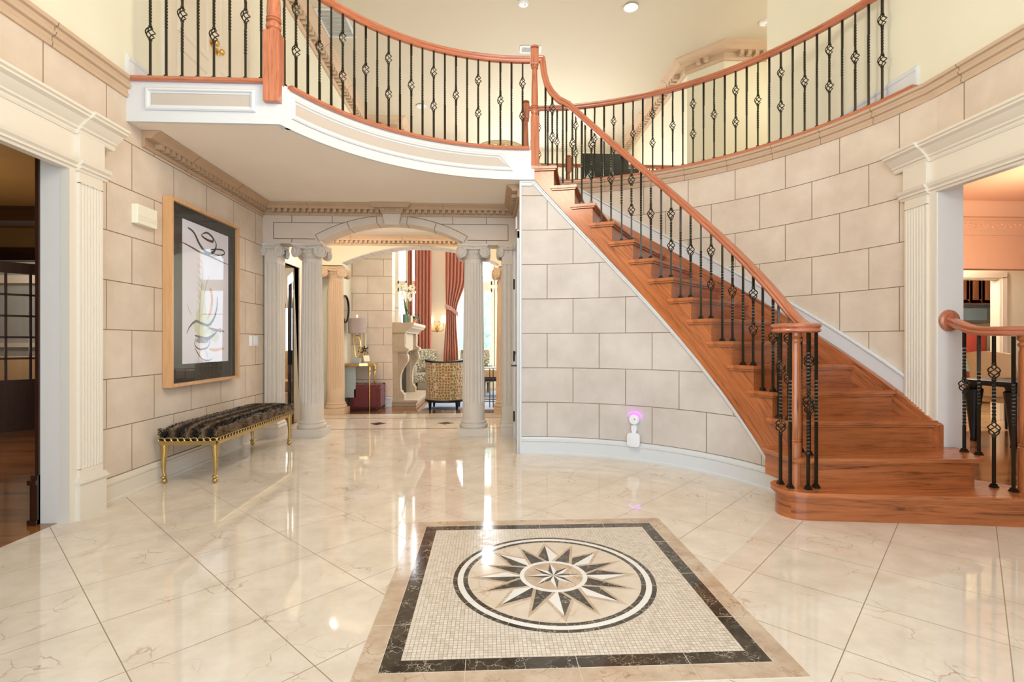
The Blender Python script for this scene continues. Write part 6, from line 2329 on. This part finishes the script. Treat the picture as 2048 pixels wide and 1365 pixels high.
# seats and table beyond the right front column
st = thing('side_table', 'slim bronze metal side table visible right of the front right column', 'table', (.02, 9.0, 0))
mb = MB(); mb.box(-.16, .22, 8.85, 9.2, .68, .70)
mb.build('table_top', M['counter'], st, smooth=0)
for x, y in ((-.14, 8.88), (.20, 8.88), (-.14, 9.17), (.20, 9.17), (.03, 8.88), (.09, 8.88)):
    mb = MB(); mb.box(x - .008, x + .008, y - .008, y + .008, 0, .68)
    mb.build('leg', M['bronze'], st, smooth=0)
mb = MB()
for z in (.10, .50):
    mb.box(-.14, .20, 8.874, 8.886, z, z + .014); mb.box(-.14, .20, 9.164, 9.176, z, z + .014)
mb.build('stretcher', M['bronze'], st, smooth=0)
bn = thing('leather_bench', 'tan leather bench in front of the great room windows', 'bench', (.6, 10.9, 0))
mb = MB(); mb.box(-.15, 1.3, 10.5, 11.2, .40, .58)
mb.build('cushion', M['leather'], bn, smooth=30, bevel=.05)
mb = MB(); mb.box(-.13, 1.28, 10.53, 11.17, .33, .40)
mb.build('base_rail', M['black'], bn, smooth=0)
for x in (-.08, 1.22):
    for y in (10.56, 11.14):
        mb = MB(); mb.tube([(x, y, 0), (x, y, .34)], [.018, .03], 8)
        mb.build('leg', M['black'], bn)
rg = MB(); rg.box(-1.12, 2.0, 8.62, 11.9, 0, .004)
o = rg.build('area_rug', M['rug'], smooth=0)
tag(o, 'blue grey area rug on the wood floor under the barrel chair', 'rug')
def armchair(name, label, x, y, rot, mat, w=.74):
    t_ = thing(name, label, 'armchair', (x, y, 0), rot, None, world=False)
    mb = MB(); mb.box(-w / 2, w / 2, -.36, .30, .24, .44); mb.build('seat', mat, t_, smooth=30, bevel=.03)
    mb = MB(); mb.box(-w / 2, w / 2, .24, .38, .24, .98); mb.build('backrest', mat, t_, smooth=30, bevel=.05)
    for s_ in (-1, 1):
        mb = MB(); mb.box(s_ * w / 2 - .06, s_ * w / 2 + .06, -.34, .30, .24, .64); mb.build('armrest', mat, t_, smooth=30, bevel=.04)
        for yy in (-.28, .28):
            mb = MB(); mb.tube([(s_ * (w / 2 - .05), yy, 0), (s_ * (w / 2 - .05), yy, .25)], [.016, .026], 8); mb.build('leg', M['dark_wood'], t_)
armchair('armchair', 'cream scroll patterned armchair behind the fireplace leg', -1.42, 11.75, .3, M['scroll'], .62)
armchair('armchair', 'cream scroll patterned armchair at the window behind the front right column', -.30, 11.75, 0, M['scroll'], .70)
armchair('armchair', 'tan club armchair seen past the open french door', -3.72, 9.7, .6, M['tan_fabric'], .8)
pt = thing('planter', 'burgundy glazed planter on the floor beside the fireplace', 'planter', (-1.08, 11.2, 0))
mb = MB(); mb.lathe([(.10, .0), (.16, .12), (.17, .26), (.13, .36), (.145, .38), (.12, .38), (.11, .34), (0, .33)], (-1.08, 11.2, 0), 24)
mb.build('pot', M['burgundy_pot'], pt)
mb = MB(); mb.lathe([(0, .335), (.112, .338)], (-1.08, 11.2, 0), 20)
mb.build('soil', M['dark_wood'], pt)

# garden shrubs beyond the windows
def shrub(x, y, r, h, label):
    t_ = thing('garden_shrub', label, 'shrub', (x, y, -.05), 0, None)
    mb = MB(); mb.tube([(x, y, -.05), (x, y, h * .5)], [.06, .03], 6); mb.build('stem', M['dark_wood'], t_)
    mb = MB()
    rn = random.Random(int((x + 20) * 100))
    for i in range(420):
        a, b_, q = rn.uniform(0, 6.28), rn.uniform(-1, 1), rn.uniform(.75, 1.05)
        c = Vector((x + r * q * math.sqrt(1 - b_ * b_) * math.cos(a), y + r * q * math.sqrt(1 - b_ * b_) * math.sin(a), h * .55 + h * .48 * q * b_))
        s_ = rn.uniform(.10, .2)
        d1_ = Vector((rn.uniform(-1, 1), rn.uniform(-1, 1), rn.uniform(-1, 1))).normalized()
        d2_ = d1_.orthogonal().normalized()
        mb.add([c - d1_ * s_, c + d2_ * s_ * .5, c + d1_ * s_, c - d2_ * s_ * .5], [(0, 1, 2, 3)])
    mb.ball((x, y, h * .55), 1, 14, 9, sq=(r * .86, r * .86, h * .42))
    mb.build('foliage', M['shrub'], t_, smooth=0)
shrub(-.7, 19.0, 1.5, 3.4, 'blue green garden shrub outside the window right of the tied curtain')
shrub(2.4, 20.5, 1.3, 3.0, 'blue green garden shrub outside the window behind the front right column')

# ================================================================== STUDY THINGS (seen through the left opening)
ds = thing('desk_lamp', 'lit table lamp glowing behind the dark french door panes', 'lamp', (-8.05, 8.3, .72))
mb = MB(); mb.lathe([(.09, .72), (.09, .74), (.05, .76), (.07, .86), (.03, .95), (.02, 1.04)], (-8.05, 8.3, 0), 20); mb.build('base', M['steel'], ds)
mb = MB(); mb.lathe([(.15, 1.0), (.11, 1.26), (.106, 1.26), (.146, 1.0)], (-8.05, 8.3, 0), 24); mb.build('shade', M['shade_on'], ds)
sb_ = thing('sofa', 'pale sofa seen through the lower panes of the dark french door', 'sofa', (-7.6, 8.95, 0))
mb = MB(); mb.box(-8.6, -6.3, 8.55, 9.2, .18, .46); mb.build('seat', M['grey_fabric'], sb_, smooth=30, bevel=.04)
mb = MB(); mb.box(-8.6, -6.3, 9.15, 9.38, .18, .90); mb.build('backrest', M['tan_fabric'], sb_, smooth=30, bevel=.05)
for x in (-8.6, -6.4):
    mb = MB(); mb.box(x - .06, x + .14, 8.55, 9.3, .18, .64); mb.build('armrest', M['tan_fabric'], sb_, smooth=30, bevel=.05)
for x in (-8.5, -6.4):
    for y in (8.6, 9.3):
        mb = MB(); mb.box(x - .03, x + .03, y - .03, y + .03, 0, .18); mb.build('foot', M['dark_wood'], sb_, smooth=0)
dt = thing('end_table', 'dark end table carrying the lit lamp behind the french door', 'table', (-8.05, 8.3, 0))
mb = MB(); mb.box(-8.3, -7.8, 8.1, 8.5, .68, .72); mb.build('table_top', M['dark_wood'], dt, smooth=0)
for x in (-8.27, -7.83):
    for y in (8.13, 8.47):
        mb = MB(); mb.box(x - .02, x + .02, y - .02, y + .02, 0, .68); mb.build('leg', M['dark_wood'], dt, smooth=0)
for i, (x, m_, lb) in enumerate(((-7.35, 'leather', 'tan cushion on the pale sofa behind the french door'), (-6.85, 'petal', 'cream cushion on the pale sofa behind the french door'))):
    mb = MB(); mb.ball((0, 0, 0), 1, 16, 10, sq=(.22, .09, .20))
    mb.v = [tuple(Matrix.Translation((x, 9.05, .66)) @ Matrix.Rotation(.25, 4, 'X') @ Vector(p)) for p in mb.v]
    tag(mb.build('cushion', M[m_], smooth=60), lb, 'cushion')

# ================================================================== DINING AND KITCHEN THINGS (right opening)
tb = thing('dining_table', 'dark dining table corner with tapered leg beyond the right railing', 'table', (6.4, 5.3, 0))
mb = MB(); mb.box(5.50, 7.6, 5.10, 5.80, .685, .72); mb.box(5.54, 7.56, 5.14, 5.76, .66, .685)
mb.build('table_top', M['black'], tb, smooth=0, bevel=.006)
for x in (5.66, 7.44):
    for y in (5.22, 5.68):
        mb = MB(); mb.lathe([(.03, 0), (.035, .01), (.030, .05), (.055, .30), (.085, .56), (.09, .60), (.07, .62), (.08, .66)], (x, y, 0), 4 * 4)
        mb.build('leg', M['black'], tb)
dc = thing('dining_chair', 'tan upholstered dining chair at the dark dining table', 'chair', (6.35, 4.78, 0), 0, None, world=False)
dc.location = (6.62, 6.16, 0); dc.rotation_euler = (0, 0, -1.5)
mb = MB(); mb.box(-.26, .26, -.25, .25, .38, .48); mb.build('seat', M['tan_fabric'], dc, smooth=30, bevel=.03)
mb = MB()
v, f = [], []
for i in range(9):
    a = -1 + i / 4
    for z, yy in ((.46, -.24), (.75, -.28), (1.03, -.34)):
        for d_ in (0, .05):
            v.append((a * .27, yy - d_ + .06 * a * a, z + (0 if z < 1 else -.03 * a * a)))
for i in range(8):
    k_ = 6 * i
    for (p, q) in ((0, 2), (2, 4), (4, 5), (5, 3), (3, 1), (1, 0)):
        f.append((k_ + p, k_ + q, k_ + 6 + q, k_ + 6 + p))
f += [(0, 1, 3, 5, 4, 2), tuple(48 + j for j in (0, 2, 4, 5, 3, 1))]
mb.add(v, f)
mb.build('backrest', M['tan_fabric'], dc, smooth=50)
for x in (-.22, .22):
    for y in (-.22, .22):
        mb = MB(); mb.tube([(x, y, 0), (x, y, .39)], [.014, .024], 8); mb.build('leg', M['black'], dc)
KY = 9.0
bs = thing('base_cabinet', 'cherry base cabinet with drawers and grey front, seen through the kitchen doorway', 'cabinet', (9.3, 9.2, 0))
mb = MB(); mb.box(8.2, 11.0, KY + .04, 9.5, 0, .10); mb.box(8.2, 11.0, KY, 9.5, .10, .60)
mb.build('body', M['cabinet'], bs, smooth=0)
mb = MB(); mb.box(8.2, 11.0, KY - .01, 9.5, .60, .86)
mb.build('apron', M['counter'], bs, smooth=0)
mb = MB(); mb.box(8.15, 11.05, KY - .03, 9.5, .86, .90)
mb.build('worktop', M['dark_fabric'], bs, smooth=0)
for x in (8.25, 8.85, 9.45, 10.05):
    for z0, z1 in ((.12, .34), (.36, .58)):
        mb = MB(); mb.box(x, x + .56, KY - .02, KY, z0, z1); dr = mb.build('drawer', M['cabinet'], bs, smooth=0, bevel=.006)
        mb = MB(); mb.tube([(x + .20, KY - .02, (z0 + z1) / 2), (x + .22, KY - .05, (z0 + z1) / 2), (x + .34, KY - .05, (z0 + z1) / 2), (x + .36, KY - .02, (z0 + z1) / 2)], .007, 6)
        mb.build('handle', M['steel'], dr, local=True)
uc = thing('wall_cabinet', 'cherry wall cabinet above the steel microwave in the kitchen', 'cabinet', (9.1, 9.3, 1.86))
mb = MB(); mb.box(8.2, 10.2, 9.12, 9.5, 1.86, 2.56); mb.box(8.2, 8.72, 9.12, 9.5, 1.45, 1.86)
mb.build('body', M['cabinet'], uc, smooth=0)
for x in (8.24, 8.62, 9.0, 9.24, 9.7):
    w_ = .36 if x < 9 else (.22 if x < 9.2 else .44)
    mb = MB(); mb.box(x, x + w_, 9.10, 9.12, 1.88, 2.5); dd = mb.build('door', M['cabinet'], uc, smooth=0)
    mb = MB(); frame_panel(mb, lambda s, z, h: (s, 9.10 - h, z), [(x, 1.88), (x + w_, 1.88), (x + w_, 2.5), (x, 2.5)], [(0, 0, 0), (.05, .05, 0), (.06, .06, -.008), (.08, .08, .004)], .004, mi_fill=0, n=2)
    mb.build('raised_panel', M['cabinet'], dd, smooth=0, local=True)
    mb = MB(); mb.ball((x + w_ - .03, 9.085, 1.93), .013, 8, 6); mb.build('knob', M['steel'], dd, local=True)
mw = thing('microwave', 'steel microwave with dark glass below the cherry wall cabinet', 'microwave', (9.05, 9.3, 1.5))
mb = MB(); mb.box(8.72, 9.5, 9.08, 9.5, 1.50, 1.855); mb.build('body', M['steel'], mw, smooth=0, bevel=.008)
mb = MB(); mb.box(8.80, 9.30, 9.068, 9.08, 1.55, 1.77); mb.build('door_glass', M['oven_glass'], mw, smooth=0)
mb = MB(); mb.box(8.74, 9.48, 9.068, 9.08, 1.79, 1.84); mb.build('vent_strip', M['dark_fabric'], mw, smooth=0)
mb = MB(); mb.tube([(8.775, 9.06, 1.54), (8.775, 9.05, 1.56), (8.775, 9.05, 1.76), (8.775, 9.06, 1.78)], .009, 6); mb.build('handle', M['black'], mw)
for x, lb in ((8.62, 'red cushion at left on the kitchen worktop'), (9.20, 'red cushion at right on the kitchen worktop')):
    mb = MB(); mb.box(-.27, .27, -.06, .06, -.22, .22)
    mb.v = [tuple(Matrix.Translation((x, 9.28, 1.125)) @ Vector(p)) for p in mb.v]
    tag(mb.build('cushion', M['red_fabric'], smooth=60, bevel=.05), lb, 'cushion')

# ------------------------------------------------------------------ repeats share a group phrase
GROUPS = {'column': 'fluted columns of the arches', 'pilaster': 'half pilasters of the front arch', 'light_switch': 'light switches on the left walls',
          'downlight': 'recessed downlights of the upper ceiling', 'smoke_detector': 'smoke detectors of the upper ceiling', 'ceiling_vent': 'vents of the upper ceiling',
          'curtain_panel': 'terracotta curtains of the great room', 'armchair': 'upholstered armchairs beyond the arch', 'candle': 'pillar candles on the mantel',
          'garden_shrub': 'shrubs outside the great room'}
for o in SC.objects:
    if 'category' in o.keys() and 'group' not in o.keys():
        g = GROUPS.get(o.name.split('.')[0])
        if g:
            o['group'] = g
        elif o.name.startswith('cushion'):
            o['group'] = 'red cushions on the kitchen worktop' if 'red' in o['label'] else 'cushions on the pale sofa'
